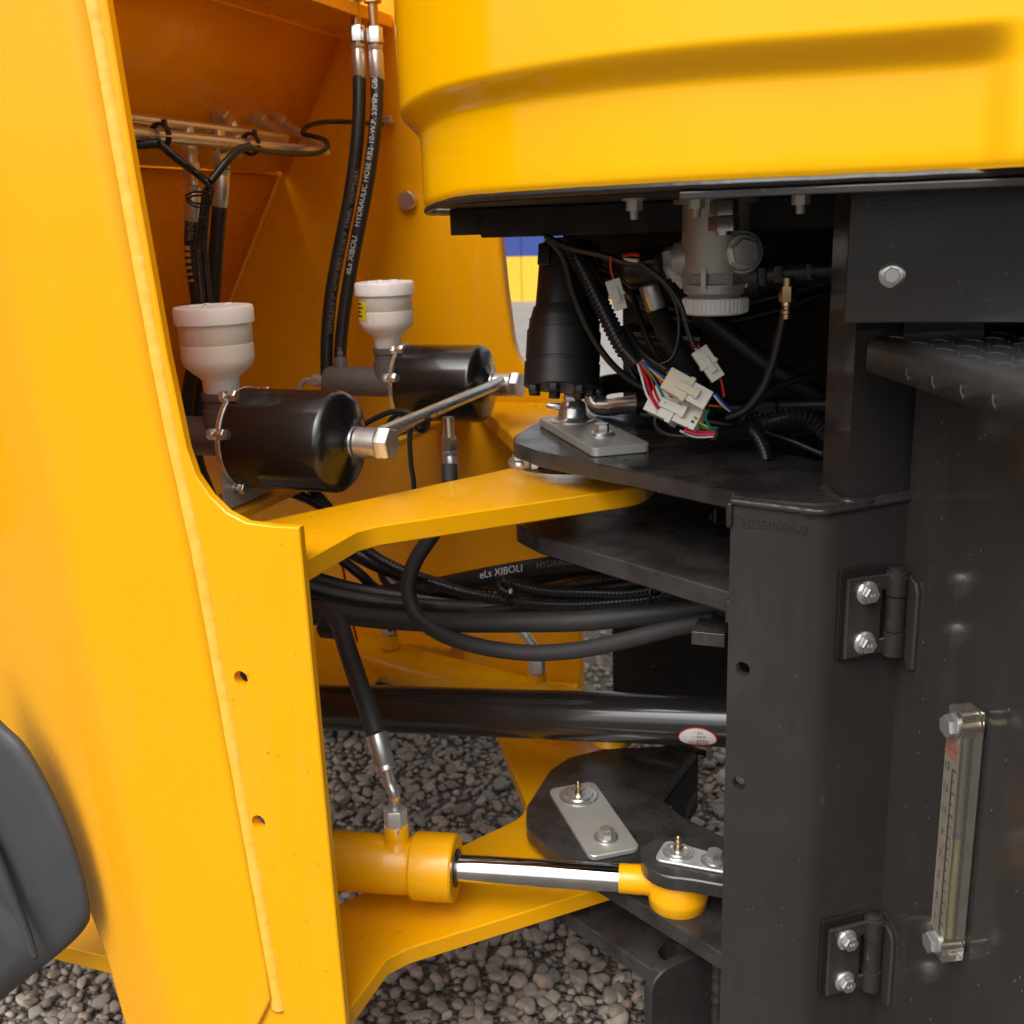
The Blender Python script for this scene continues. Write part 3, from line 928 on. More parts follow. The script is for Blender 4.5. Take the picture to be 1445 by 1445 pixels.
# ------------------------------------------------------------------ hoses hanging by the side plate
def hose_thing(name, label, pts, r, mat='rubber', group=None, cat='hose', n=12, seg=16):
    t = thing(name, label, cat, pts[0], group)
    path = cr(pts, n)
    G().sweep(path, [r] * len(path), seg).obj('hose_body', mat, t)
    return t, path
def ferrule(t, a, b_, r, grooves=True, mat='alu'):
    a, b_ = V(a), V(b_); L_ = (b_ - a).length
    prof = [(0, r * .9), (L_ * .04, r), (L_ * .80, r), (L_ * .83, r * .92), (L_ * .87, r * .92), (L_ * .9, r), (L_ * .98, r), (L_, r * .9)] if grooves else [(0, r), (L_, r)]
    return G().lathe(a, b_ - a, prof, 24).obj('ferrule', mat, t)
YL = 1.50
h1, hp1 = hose_thing('hydraulic_hose', 'black hose with yellow bar marks hanging under the steel pipes', [P(271, 300, y=YL), P(270, 360, y=YL), P(278, 420, y=YL), P(281, 470, y=YL), P(268, 540, y=YL), P(262, 600, y=YL), P(270, 650, y=YL), P(292, 705, y=YL), P(310, 760, y=YL)], .0112, group='hoses hanging by the left tower wall')
ferrule(h1, P(271, 312, y=YL), P(273, 262, y=YL), .0125)
g = G(); a = P(273, 262, y=YL); g.lathe(a, Z, [(0, .008), (.012, .008)], 16); g.hexa(a + Z * .010, Z, .026, .0150); g.lathe(a + Z * .036, Z, [(0, .011), (.018, .011)], 18); g.hexa(a + Z * .046, Z, .016, .0145); g.lathe(a + Z * .058, Z, [(0, .010), (.03, .010)], 18)
g.obj('adapter', 'alu', h1)
hose_text('9696', .016, hp1, .0112, .012, V((.25, -1, .1)), 'ink_g', h1, shift=.2)
for k in range(6):
    w0 = .0075 - .0009 * k
    s0 = .052 + .0108 * k
    path = hp1
    L = [0.0]
    for p, q in zip(path, path[1:]): L.append(L[-1] + (q - p).length)
    def band(u, v, s0=s0, w0=w0):
        s_ = s0 + w0 * v
        j = max(0, min(len(path) - 2, int(np.searchsorted(L, s_)) - 1))
        f_ = (s_ - L[j]) / max(1e-9, L[j + 1] - L[j])
        c = path[j].lerp(path[j + 1], f_); tg = (path[j + 1] - path[j]).normalized()
        ou = V((.25, -1, .1)); ou = (ou - tg * ou.dot(tg)).normalized(); sd_ = ou.cross(tg)
        an = -.75 + 1.0 * u
        return c + (ou * math.cos(an) + sd_ * math.sin(an)) * .01145
    G().grid(band, 6, 2).obj('bar_mark', 'ink_y', h1, angle=180)
h2, hp2 = hose_thing('hydraulic_hose', 'plain black hose behind the one with yellow bar marks', [P(311, 280, y=YL + .05), P(305, 350, y=YL + .05), P(300, 430, y=YL + .05), P(294, 500, y=YL + .05), P(283, 560, y=YL + .05), P(276, 640, y=YL + .04), P(298, 705, y=YL + .04), P(320, 760, y=YL + .04)], .0125, group='hoses hanging by the left tower wall')
ferrule(h2, P(310, 292, y=YL + .05), P(314, 238, y=YL + .05), .0135)
g = G(); a = P(314, 238, y=YL + .05); g.hexa(a, Z, .028, .0150); g.lathe(a + Z * .028, Z, [(0, .0105), (.03, .0105)], 16)
g.obj('adapter', 'steelpipe', h2)
# slim conduit that forks round the pipes
YK = 1.40
t = thing('slim_conduit', 'slim ribbed black conduit forking in a Y and tied under the steel pipes', 'conduit', P(295, 262, y=YK))
G().corrugated([P(222, 200, y=YK - .06), P(245, 220, y=YK - .03), P(275, 243, y=YK), P(296, 262, y=YK), P(292, 290, y=YK + .02), P(288, 350, y=YK + .03), P(296, 440, y=YK + .05), P(298, 560, y=YK + .06)], .0062, .0036, 10).obj('ribbed_branch', 'conduit', t)
G().corrugated([P(292, 268, y=YK), P(286, 300, y=YK + .02), P(280, 360, y=YK + .02), P(286, 440, y=YK + .04), P(290, 520, y=YK + .06)], .0058, .0036, 10).obj('ribbed_branch', 'conduit', t)
G().tube([P(297, 256, y=YK - .003), P(318, 230, y=YK + .02), P(336, 212, y=YK + .05), P(352, 207, y=YK + .08)], .0062, 12).obj('smooth_branch', 'cable', t)
G().tube([P(150, 200, y=YK - .12), P(190, 204, y=YK - .08), P(222, 202, y=YK - .06)], .0068, 10).obj('smooth_branch', 'cable', t)
g = G()
for rr in (0, .005): g.tube([P(262, 276, y=YK) + Z * -rr * 1.2, P(275, 271, y=YK - .012) - Z * rr, P(296, 274, y=YK - .012) - Z * rr, P(297, 284, y=YK - .01) - Z * rr, P(276, 287, y=YK - .012) - Z * rr, P(263, 279, y=YK) - Z * rr], .0017, 6)
g.obj('cable_tie', 'cable', t)
t = thing('pipe_wire', 'thin black wire tied along the pipes and looping to the far orange plate', 'wire', eA)
g = G()
g.tube([P(352, 207, y=1.50), P(375, 213, y=1.56), P(420, 217, y=1.68), P(450, 215, y=1.74), P(462, 207, y=1.76), P(459, 198, y=1.78), P(440, 192, y=1.81), P(427, 188, y=1.82), P(432, 180, y=1.83), P(452, 173, y=1.86), P(495, 172, y=1.90), P(540, 176, y=1.97)], .0044, 10)
g.obj('wire_body', 'cable', t)
def ring_tie(px, py, parent):
    c = P(px, py, x=eA.x + .004)
    u, w = X, Z
    for off in (0, .006):
        g = G(); g.tube([c + Y * off + (u * math.cos(a) * .0155 + w * math.sin(a) * .0165) for a in np.linspace(0, 6.1, 14)], .0024, 7)
        if off == 0: g.box(c + V((.012, 0, .016)), X, Y, Z, .006, .006, .010)
        g.obj('cable_tie', 'cable', parent)
ring_tie(224, 191, t); ring_tie(352, 203, t)
tb = thing('wire_clip_block', 'small pale clip where the thin wire ends on the far plate', 'clip', P(547, 170, y=1.99))
G().box(P(547, 170, y=1.985), X, Y, Z, .022, .02, .014).obj('block', 'zincplate', tb, bevel=.002)

# ------------------------------------------------------------------ two long hoses with printed lettering
YH = 1.86
def long_hose(label, pts, ytop, ybot):
    q = [P(a, b_, y=ytop + (ybot - ytop) * i / (len(pts) - 1)) for i, (a, b_) in enumerate(pts)]
    t, path = hose_thing('hydraulic_hose', label, q, .0122, group='long hoses hanging in front of the far plate', n=14, seg=20)
    a = q[0]
    ferrule(t, a - Z * .012, a + Z * .048, .0134)
    g = G(); g.lathe(a + Z * .046, Z, [(0, .0072), (.010, .0072)], 14); g.hexa(a + Z * .052, Z, .026, .0150, None, .4)
    g.obj('nut', 'zinc', t)
    g = G(); g.lathe(a + Z * .077, Z, [(0, .0092), (.046, .0092)], 16); g.hexa(a + Z * .118, Z, .020, .0165, None, .2)
    g.obj('fitting', 'brass', t)
    return t, path
l1, lp1 = long_hose('left one of two long printed hoses hanging before the far plate', [(507, 102), (507, 150), (503, 210), (493, 280), (479, 350), (468, 410), (462, 470), (461, 525), (466, 600)], YH, YH - .08)
l2, lp2 = long_hose('right one of two long hoses, white lettering running up it', [(532, 104), (532, 150), (527, 205), (517, 270), (503, 340), (492, 400), (484, 455), (480, 505), (482, 590)], YH + .01, YH - .07)
OUTH = V((.3, -1, .1))
hose_text('HYDRAULIC HOSE RB2-10-W.P. 53MPa  GB/T3683-', .0172, lp2, .0122, .47, OUTH, 'ink_w', l2, rev=True, shift=.1) if False else None
Ltot = sum((b_ - a).length for a, b_ in zip(lp2, lp2[1:]))
def place(path, px, py):
    best, s, acc = 1e9, 0, 0
    for i, p in enumerate(path):
        if i: acc += (p - path[i - 1]).length
        d = p - CAM; dep = d.dot(FWD)
        e = (C0 + F * d.dot(RIGHT) / dep - px) ** 2 + (C0 - F * d.dot(UP) / dep - py) ** 2
        if e < best: best, s = e, acc
    return s
def up_text(s, size, path, px, py, mat, t, shift):
    rp = path[::-1]
    hose_text(s, size, rp, .0122, place(rp, px, py), OUTH, mat, t, shift=shift)
up_text('eLs XIBOLI', .0152, lp2, 491, 388, 'ink_w', l2, .25)
up_text('HYDRAULIC HOSE RB2-10-W.P. 53MPa  GB/T3683-', .0140, lp2, 504, 318, 'ink_w', l2, .25)
up_text('HYDRAULIC HOSE RB2-10-W.P. 53MPa  GB/T3683-', .0140, lp1, 462, 470, 'ink_g', l1, -.75)
hb_ = P(520, -6, y=YH)
t = thing('hose_bracket', 'small yellow bracket at the top holding two hose fittings', 'bracket', hb_)
G().box(hb_ + V((.012, -.005, .048)), X, Y, Z, .085, .06, .048).obj('block', 'yellow', t, bevel=.004)

# ------------------------------------------------------------------ cab: fairing, floor and what hangs from it
ZB = .026
plan = [(2.0, .905), (1.6, .905), (.9, .905), (.30, .905), (.077, .906), (-.04, .902), (-.138, .897), (-.217, .912), (-.284, .938), (-.36, .983), (-.438, 1.047), (-.506, 1.125), (-.555, 1.225), (-.588, 1.34), (-.600, 1.475), (-.600, 2.2)]
pl = cr([V((a, b_, 0)) for a, b_ in plan], 10)
PLn = []
for i, p in enumerate(pl):
    tg = (pl[min(i + 1, len(pl) - 1)] - pl[max(i - 1, 0)]).normalized()
    PLn.append(V((-tg.y, tg.x, 0)) if V((-tg.y, tg.x, 0)).y < 0 or V((-tg.y, tg.x, 0)).x < -.5 else V((tg.y, -tg.x, 0)))
def sst(a, b_, x):
    t_ = max(0, min(1, (x - a) / (b_ - a))); return t_ * t_ * (3 - 2 * t_)
ft = thing('cab_fairing', 'glossy yellow moulded cab panel with a pressed ledge curving round its corner', 'cab panel', W(0, 1.4, .3))
zs = [0, .0015, .004, .008, .015, .03, .045, .058, .066, .070, .073, .076, .079, .083, .087, .091, .095, .098, .101, .104, .107, .110, .114, .122, .14, .18, .22, .3, .45, .7, 1.0, 1.35]
def fair(i, j):
    p = pl[i]; n_ = PLn[i]
    e_x = sst(.046, .064, p.x)
    lift = .004 * sst(.02, -.45, p.x)
    h = zs[j]
    tip = -.010 * sst(-.42, -.56, p.x) * max(0, 1 - h / .5)
    led = min(1, max(0, (h - .074 - lift) / .025)); led = led + (sst(0, 1, led) - led) * .45
    lean = -.05 * max(0, h - .1) * 0
    d = .021 * (1 - (1 - led) * (1 - e_x)) + lean
    inn = -.003 * (1 - sst(0, .006, h))
    q = p + n_ * (d + inn)
    return W(q.x, q.y, ZB + h + tip)
vs = [fair(i, j) for j in range(len(zs)) for i in range(len(pl))]
n_ = len(pl)
fs = [(j * n_ + i, j * n_ + i + 1, (j + 1) * n_ + i + 1, (j + 1) * n_ + i) for j in range(len(zs) - 1) for i in range(n_ - 1)]
gf = G().add(vs, fs); gf.fix = True
fo = gf.obj('panel', 'cover', ft, angle=180)
md = fo.modifiers.new('smooth', 'SUBSURF'); md.levels = 1; md.render_levels = 1
sp = []
for i in range(len(pl)):
    q = pl[i] + PLn[i] * -.004
    tip = -.010 * sst(-.42, -.56, q.x)
    sp.append(W(q.x, q.y, ZB - .0025 + tip + .0004 * noise.noise(V((i * .35, 2, 1)))))
sw = G(); sw.sweep(sp, [.0038 * (1 + .12 * noise.noise(V((i * .6, 5, 0)))) for i in range(len(sp))], 8)
sw.obj('bottom_seal', 'seal', ft)
cf = thing('cab_floor', 'dark cab floor plate and cross beam above the joint, with nuts hanging below', 'cab floor', W(0, 1.5, .02))
inner = [(p.x, p.y) for p in [pl[i] + PLn[i] * -.010 for i in range(0, len(pl), 4)]] + [(1.6, 2.2)]
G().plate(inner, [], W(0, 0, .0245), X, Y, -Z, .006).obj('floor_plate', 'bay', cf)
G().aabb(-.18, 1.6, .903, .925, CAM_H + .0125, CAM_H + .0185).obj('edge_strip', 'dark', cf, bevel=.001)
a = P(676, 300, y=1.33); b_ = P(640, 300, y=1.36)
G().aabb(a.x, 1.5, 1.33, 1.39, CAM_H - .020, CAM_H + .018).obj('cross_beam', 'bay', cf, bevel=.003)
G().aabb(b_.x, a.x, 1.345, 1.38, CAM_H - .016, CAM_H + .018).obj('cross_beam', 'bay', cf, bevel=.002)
for px in (895, 983, 1130):
    q = P(px, 281, z=.0185) if False else W(P(px, 285, y=1.12).x, 1.12, .0185)
    g = G(); g.lathe(q, -Z, [(0, .0125), (.0025, .0125)], 20); g.hexa(q - Z * .0025, -Z, .010, .0088); g.lathe(q - Z * .0125, -Z, [(0, .0045), (.008, .0045), (.009, .003)], 12)
    g.obj('hanging_nut', 'zincplate', cf)
G().aabb(-.500, 1.6, 1.98, 2.0, CAM_H - .50, CAM_H + .02).obj('bay_back_blackout', 'bay', cf)  # added dark panel, keeps outside light out of the bay
G().aabb(.55, .57, 1.0, 2.0, CAM_H - .72, CAM_H + .02).obj('bay_end_blackout', 'bay', cf)  # added dark end panel, blocks light from reaching the bay

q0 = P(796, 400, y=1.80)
G().aabb(q0.x, 1.6, 1.80, 1.82, CAM_H - .135, CAM_H + .018).obj('bay_gap_blackout', 'bay', cf)  # added dark sheet standing in for the blackness behind harness and valve
# ------------------------------------------------------------------ steering unit and the cables round it
bt, tp = P(792, 548, y=1.40), P(802, 345, y=1.46)
ax = (tp - bt).normalized()
Ls = (tp - bt).length
su = thing('steering_unit', 'black stacked steering valve cylinder hanging upright above the joint', 'steering unit', bt)
r_ = 1.0
G().lathe(bt, ax, [(0, .050), (.002, .0525), (.034, .0525), (.035, .0505), (.038, .0505), (.039, .0515), (.078, .0515), (.079, .0495), (.094, .049), (.0945, .0472), (.098, .0470), (.110, .0445), (.1105, .0415), (.19, .0390), (Ls, .036)], 44).obj('body', 'blackmatt', su)
for k in range(7):
    a = 2 * math.pi * k / 7 + .3
    u, w = perp(ax)
    G().hexa(bt + (u * math.cos(a) + w * math.sin(a)) * .041, -ax, .009, .0085).obj('bolt', 'blackmatt', su)
G().box(P(772, 358, y=1.43), X, Y, ax, .018, .03, .030).obj('port_lug', 'blackmatt', su, bevel=.002)

def cable(label, pts, r, cat='cable', name='black_cable', mat='cable', group='cables behind the joint', n=12, seg=10):
    o = G().tube(pts, r, seg, n).obj(name, mat)
    return tag(o, label, cat, group)
def pts_y(px, y0, y1): return [P(a, b_, y=y0 + (y1 - y0) * i / (len(px) - 1)) for i, (a, b_) in enumerate(px)]
cable('black cable curving down past the steering unit to the steel elbow', pts_y([(775, 338), (794, 360), (808, 410), (832, 468), (865, 515), (905, 545), (960, 560)], 1.32, 1.40), .0046)
cable('black cable crossing level from the steering unit to the round switch', pts_y([(770, 333), (800, 348), (850, 360), (893, 372), (925, 368)], 1.30, 1.27), .0042)
cable('thin black cable drooping under the round pressure switch to the small plug', pts_y([(905, 372), (935, 395), (960, 430), (972, 470), (981, 492)], 1.27, 1.27), .0032)
cable('dim black cable running behind the ribbed harness', pts_y([(790, 340), (850, 385), (905, 420), (960, 436), (1040, 430), (1180, 395)], 1.55, 1.6), .0075)
cable('dim black cable crossing low behind the white filter cap', pts_y([(860, 395), (930, 440), (1000, 455), (1090, 440), (1185, 405)], 1.6, 1.65), .0075)
o = G().corrugated(pts_y([(800, 335), (822, 375), (846, 425), (868, 470), (884, 498)], 1.36, 1.33), .0122, .0062, 16).obj('ribbed_harness', 'conduit')
tag(o, 'thick ribbed black harness ending in a spray of coloured wires', 'harness')
cable('taped black harness end where the coloured wires fan out', pts_y([(880, 492), (890, 503), (900, 514)], 1.33, 1.32), .0088, 'harness', 'harness_tail')
cable('second black sheath beside the ribbed harness, ending in blue and green wires', pts_y([(882, 460), (895, 485), (915, 505), (942, 522)], 1.36, 1.33), .006, 'cable')

for k, (la, px, y0, y1, r_c) in enumerate((
    ('thin black cable sagging from the beam to the lone pale plug', [(812, 338), (835, 372), (852, 398), (866, 406)], 1.38, 1.29, .0030),
    ('thin black cable running over the ribbed harness toward the round switch', [(792, 345), (830, 372), (872, 384), (905, 378), (918, 372)], 1.42, 1.30, .0028),
    ('black cable bowing behind the bright ferrule down to the plugs', [(880, 360), (892, 410), (905, 455), (925, 500), (950, 530)], 1.42, 1.34, .0040),
    ('thin black cable dangling in a loop right of the bright ferrule', [(930, 392), (952, 425), (958, 470), (948, 505), (930, 515)], 1.34, 1.33, .0026),
    ('black cable trailing from the plug cluster down over the plate', [(930, 520), (940, 556), (925, 596), (940, 612), (990, 616)], 1.36, 1.31, .0034),
    ('dim black cable curving up from the black sleeve into the bay', [(1040, 604), (1065, 570), (1100, 545), (1150, 530), (1190, 526)], 1.38, 1.45, .0046),
    ('dim black cable along the back of the fork plate', [(905, 585), (960, 590), (1020, 598), (1090, 612), (1160, 640)], 1.46, 1.40, .0052),
    ('thin black cable hanging beside the steering unit into the gap', [(842, 345), (850, 400), (862, 452), (878, 500), (900, 540)], 1.50, 1.45, .0036))):
    cable(la, pts_y(px, y0, y1), r_c)
# ------------------------------------------------------------------ plugs and coloured wires
def plug(label, c, d, sc=1.0, mat='conn', group='ivory wiring plugs'):
    """Two-piece nylon plug; d is its long direction."""
    d = V(d).normalized()
    u, w = perp(d, V((.2, -1, .3)))
    t = thing('wiring_plug', label, 'wiring plug', c, group)
    a = .023 * sc; h = .0145 * sc
    G().box(c - d * .013 * sc, d, w, u, .026 * sc, a, h).obj('socket_half', mat, t, bevel=.0012)
    g = G(); g.box(c + d * .010 * sc, d, w, u, .022 * sc, a * .86, h * .84); g.obj('plug_half', 'conn' if mat == 'conn2' else 'conn', t, bevel=.001)
    G().box(c - d * .002 * sc, d, w, u, .005 * sc, a * 1.12, h * 1.15).obj('rim', mat, t, bevel=.0008)
    g = G(); g.box(c + u * h * .62 - d * .004 * sc, d, w, u, .020 * sc, a * .34, .003 * sc); g.box(c + u * h * .70 + d * .008 * sc, d, w, u, .004 * sc, a * .42, .004 * sc)
    g.obj('latch', mat, t, bevel=.0006)
    return t
def pd(a, b_, y): return P(*b_, y=y) - P(*a, y=y)
YP = 1.30
plug('largest ivory plug, lowest of the cluster, red wires entering it', P(958, 580, y=YP), pd((930, 585), (985, 572), YP) + V((0, -.015, -.03)), 1.55)
plug('yellowed plug lying across the top of the largest ivory plug', P(973, 552, y=YP - .03), pd((955, 535), (1000, 560), YP), 1.25, 'conn2')
plug('small white plug at the upper right of the plug cluster', P(1001, 516, y=YP - .01), pd((990, 500), (1010, 530), YP), .92)
plug('small pale plug hanging alone on a red wire below the switch', P(871, 418, y=1.28), pd((868, 405), (876, 432), 1.28), .80)
plug('tiny pale plug tucked behind the filter valve leg', P(957, 392, y=1.32), pd((950, 380), (968, 402), 1.32), .62)
WG = 'coloured wires of the plugs'
def wire(label, px, mat, y0=1.32, y1=1.29, r=.0016):
    o = G().tube(pts_y(px, y0, y1), r, 7, 10).obj('coloured_wire', MT[mat]); tag(o, label, 'wire', WG)
wire('white wire, outermost, bowing down to the largest plug', [(899, 512), (905, 530), (912, 555), (927, 582)], 'w_whi')
wire('thick red wire just right of the outermost white wire', [(901, 512), (912, 535), (920, 560), (929, 576)], 'w_red', r=.0022)
wire('red wire beside the thick red one, entering the largest plug', [(903, 511), (918, 533), (925, 555), (934, 574)], 'w_red')
wire('green wire between the red wires and the yellow one', [(902, 510), (920, 530), (932, 552), (940, 570)], 'w_green')
wire('red wire left of the yellow wire', [(904, 509), (925, 528), (938, 548), (947, 560)], 'w_pink')
wire('yellow wire bending into the middle of the plug cluster', [(906, 508), (922, 524), (940, 540), (952, 550)], 'w_yel')
wire('blue wire, topmost of the spray from the ribbed harness', [(904, 508), (922, 522), (942, 534), (958, 536)], 'w_blue')
wire('blue wire from the second sheath to the yellowed plug', [(942, 521), (955, 524), (970, 528)], 'w_blue', 1.33, 1.28)
wire('green wire from the second sheath to the yellowed plug', [(942, 523), (955, 530), (968, 536)], 'w_green', 1.33, 1.28)
wire('orange wire curling under the second sheath', [(940, 524), (950, 540), (960, 545)], 'w_org', 1.33, 1.28)
wire('red wire of the small white plug', [(985, 486), (988, 494)], 'w_red', 1.28, 1.29)
wire('white wire of the small white plug', [(978, 486), (985, 497)], 'w_whi', 1.28, 1.29)
wire('red wire hanging down to the lone pale plug', [(862, 362), (862, 380), (869, 402)], 'w_red', 1.28, 1.28)
wire('red wire entering the back of the round switch', [(880, 361), (890, 359), (902, 360)], 'w_red', 1.28, 1.27, .0022)
wire('white wire entering the back of the round switch', [(880, 366), (890, 367), (900, 368)], 'w_whi', 1.28, 1.27, .0022)
wire('blue wire leaving the yellowed plug on the right', [(1010, 556), (1022, 570), (1032, 580)], 'w_blue', 1.27, 1.29)
wire('pale blue wire beside the blue one leaving the yellowed plug', [(1008, 558), (1018, 570), (1030, 580)], 'w_whi', 1.27, 1.29)
wire('orange wire leaving the cluster to the right', [(1000, 572), (1012, 573), (1024, 573)], 'w_org', 1.28, 1.30)
wire('red wire dropping behind the small white plug', [(1016, 530), (1020, 548), (1022, 560)], 'w_red', 1.30, 1.30)
wire('yellow wire arching low to the black sleeve', [(980, 588), (990, 598), (1008, 606)], 'w_yel', 1.28, 1.30)
wire('green wire arching low to the black sleeve', [(976, 594), (990, 603), (1010, 607)], 'w_green', 1.28, 1.30)
wire('upper red wire along the plate into the black sleeve', [(968, 604), (985, 609), (1010, 610)], 'w_red', 1.28, 1.30, .0022)
wire('lower red wire along the plate into the black sleeve', [(966, 608), (985, 613), (1010, 612)], 'w_pink', 1.28, 1.30, .0022)
wire('white wire, lowest, along the plate into the black sleeve', [(960, 608), (980, 616), (1008, 616)], 'w_whi', 1.28, 1.30)
wire('teal wire curling up right of the plugs', [(1000, 578), (996, 590), (1003, 603), (1012, 604)], 'w_green', 1.28, 1.30)
cable('black taped sleeve lying on the plate right of the plugs', pts_y([(1005, 611), (1022, 611), (1045, 607), (1068, 598)], 1.30, 1.36), .0095, 'harness', 'harness_sleeve')
o = G().corrugated(pts_y([(1060, 600), (1085, 595), (1115, 588), (1140, 590), (1160, 605), (1180, 625)], 1.36, 1.40), .0125, .0065, 16).obj('ribbed_conduit', 'conduit'); tag(o, 'ribbed black conduit running right from the black sleeve behind the post', 'conduit')
o = G().corrugated(pts_y([(1052, 600), (1066, 612), (1076, 630), (1082, 650)], 1.35, 1.33), .0085, .005, 14).obj('ribbed_conduit', 'conduit'); tag(o, 'short ribbed conduit dropping over the back edge of the plate', 'conduit')

# steel elbow on the plate and hoses behind
t = thing('steel_elbow', 'shiny bent steel elbow tube lying just behind the upper pin', 'pipe elbow', P(870, 575, y=1.62))
G().tube(pts_y([(842, 548), (836, 560), (842, 572), (858, 575), (880, 572), (903, 570)], 1.60, 1.58), .0135, 20).obj('tube', 'zinc', t)
G().lathe(P(846, 571, y=1.60), P(852, 574, y=1.60) - P(842, 568, y=1.60), [(-.004, .015), (.004, .015)], 20).obj('weld_ring', 'zincplate', t)
cable('black hose pushed onto the steel elbow', pts_y([(896, 570), (925, 570), (960, 575), (1010, 580)], 1.58, 1.62), .0165, 'hose', 'rubber_hose', 'rubber')
cable('black hose rising from behind the steel elbow', pts_y([(842, 555), (850, 545), (885, 540), (930, 545)], 1.62, 1.70), .0165, 'hose', 'rubber_hose', 'rubber')
t, path = hose_thing('rubber_hose', 'black hose slanting down behind the plugs from a bright ferrule', pts_y([(915, 395), (925, 430), (945, 475), (975, 525), (1000, 580)], 1.36, 1.45), .0140)
ferrule(t, P(927, 437, y=1.35), P(912, 392, y=1.35), .0125)
G().lathe(P(911, 394, y=1.35), P(908, 385, y=1.35) - P(911, 394, y=1.35), [(0, .0075), (.012, .0075)], 16).obj('neck', 'brass', t)
t, path = hose_thing('rubber_hose', 'dim black hose slanting right through the dark bay', pts_y([(985, 440), (1035, 478), (1090, 520), (1140, 550), (1190, 580)], 1.48, 1.52), .0150)
cable('dim black hose lying across the dark bay low behind the plugs', pts_y([(1010, 575), (1060, 577), (1090, 573), (1180, 570)], 1.5, 1.5), .011, 'hose', 'rubber_hose', 'rubber')
t = thing('bay_fitting', 'dim hexagon fitting on a hose low in the dark bay', 'fitting', P(1085, 573, y=1.44))
G().hexa(P(1073, 573, y=1.44), X, .022, .015).obj('nut', 'blackmatt', t)
t = thing('cross_tube', 'dim grey tube seen through the gap left of the plugs', 'tube', P(920, 475, y=1.75))
G().tube([P(890, 470, y=1.75), P(990, 478, y=1.75)], .017, 18, smooth=False).obj('tube', 'shaft', t)

# ------------------------------------------------------------------ air filter valve
YV = 1.33
vc = P(1011, 330, y=YV)
def vz(py): return P(1011, py, y=YV).z
fv = thing('filter_valve', 'grey cast air filter valve with a knurled white cap, bolted under the cab floor', 'valve', vc)
zt, zb = CAM_H + .018, vz(418)
r_ = .040
g = G().lathe(V((vc.x, vc.y, 0)), Z, [(vz(422), .026), (vz(412), .0385), (vz(400), .0395), (vz(398), .034), (vz(386), .031), (vz(384), .0395), (vz(376), .041), (zt - .006, .041), (zt - .006, .052), (zt, .052)], 40)
u1 = (P(965, 366, y=YV) - P(1011, 358, y=YV)).normalized()
hl = P(1008, 360, y=YV)
g.lathe(hl, u1, [(0, .026), (.030, .0245), (.046, .0225), (.047, .018)], 30)
u2 = V((.38, -.90, .03)).normalized()
hr = P(1040, 356, y=YV - .005)
g.lathe(hr - u2 * .02, u2, [(0, .033), (.020, .031), (.040, .0265), (.043, .0245), (.043, 0)], 34)
for a in (-2.5, -1.75, -1.0, -.3):
    q = V((vc.x + .037 * math.cos(a), vc.y + .037 * math.sin(a), (vz(404) + vz(378)) / 2))
    g.box(q, (math.cos(a), math.sin(a), 0), (-math.sin(a), math.cos(a), 0), Z, .012, .006, vz(376) - vz(404))
g.obj('body', 'valve', fv, angle=45)
cpb = G().lathe(V((vc.x, vc.y, vz(443))), Z, [(0, .022), (.0, .034), (.002, .0385), (.020, .0395), (.021, .037), (.021, 0)], 56)
for k in range(44):
    a = 2 * math.pi * k / 44
    cpb.box(V((vc.x + .0395 * math.cos(a), vc.y + .0395 * math.sin(a), vz(443) + .011)), (math.cos(a), math.sin(a), 0), (-math.sin(a), math.cos(a), 0), Z, .0016, .0026, .016)
cpb.obj('knurled_cap', 'capwhite', fv)
q = hr + u2 * .024
gb = G(); gb.lathe(q, u2, [(-.002, .0215), (.004, .0215), (.006, .020)], 30); gb.hexa(q + u2 * .006, u2, .014, .0165, None, .2)
gb.obj('hex_plug', 'zinc', fv)
q = P(1022, 281, y=YV - .052)
gb = G(); gb.hexa(V((q.x, q.y, zt - .0195)), Z, .0165, .0165, None, .26); gb.hexa(V((q.x, q.y, zt - .037)), Z, .0165, .0180, None, .26); gb.lathe(V((q.x, q.y, zt - .036)), -Z, [(0, .010), (.006, .009)], 16)
gb.obj('hex_nut', 'zinc', fv)
q = hl + u1 * .045
gb = G(); gb.lathe(q, u1, [(0, .018), (.004, .018)], 24); gb.hexa(q + u1 * .004, u1, .012, .0195, None, .3)
gb.obj('union_nut', 'zincplate', fv)
ps = G().lathe(q + u1 * .016, u1, [(0, .019), (.004, .0235), (.044, .0240), (.048, .022), (.058, .012), (.060, 0)], 34)
pso = ps.obj('pressure_switch', 'cable'); tag(pso, 'black round pressure switch screwed into the left port of the grey valve', 'switch')
t = thing('pipe_union', 'dark steel union and tee running right from the grey valve', 'pipe fitting', P(1110, 385, y=YV))
g = G()
def seg(a, b_, r, hexed=False):
    p, q = P(*a, y=YV + .01), P(*b_, y=YV + .01)
    if hexed: g.hexa(p, q - p, (q - p).length, r)
    else: g.lathe(p, q - p, [(0, r), ((q - p).length, r)], 22)
seg((1040, 394), (1072, 390), .026); seg((1072, 390), (1084, 389), .021, True); seg((1084, 388), (1150, 382), .0155); seg((1095, 387), (1108, 386), .019, True); seg((1140, 383), (1150, 382), .0175, True); seg((1150, 382), (1200, 379), .013)
g.obj('union_body', 'blackmatt', t)
p = P(1112, 392, y=YV - .005)
g = G(); g.lathe(p, -Z, [(0, .007), (.012, .007)], 14); g.hexa(p - Z * .010, -Z, .018, .010); g.lathe(p - Z * .028, -Z, [(0, .007), (.004, .0075), (.005, .0055), (.009, .0055), (.010, .0075), (.014, .0075), (.015, .006), (.020, .006)], 16)
g.obj('tee_outlet', 'brass', t)
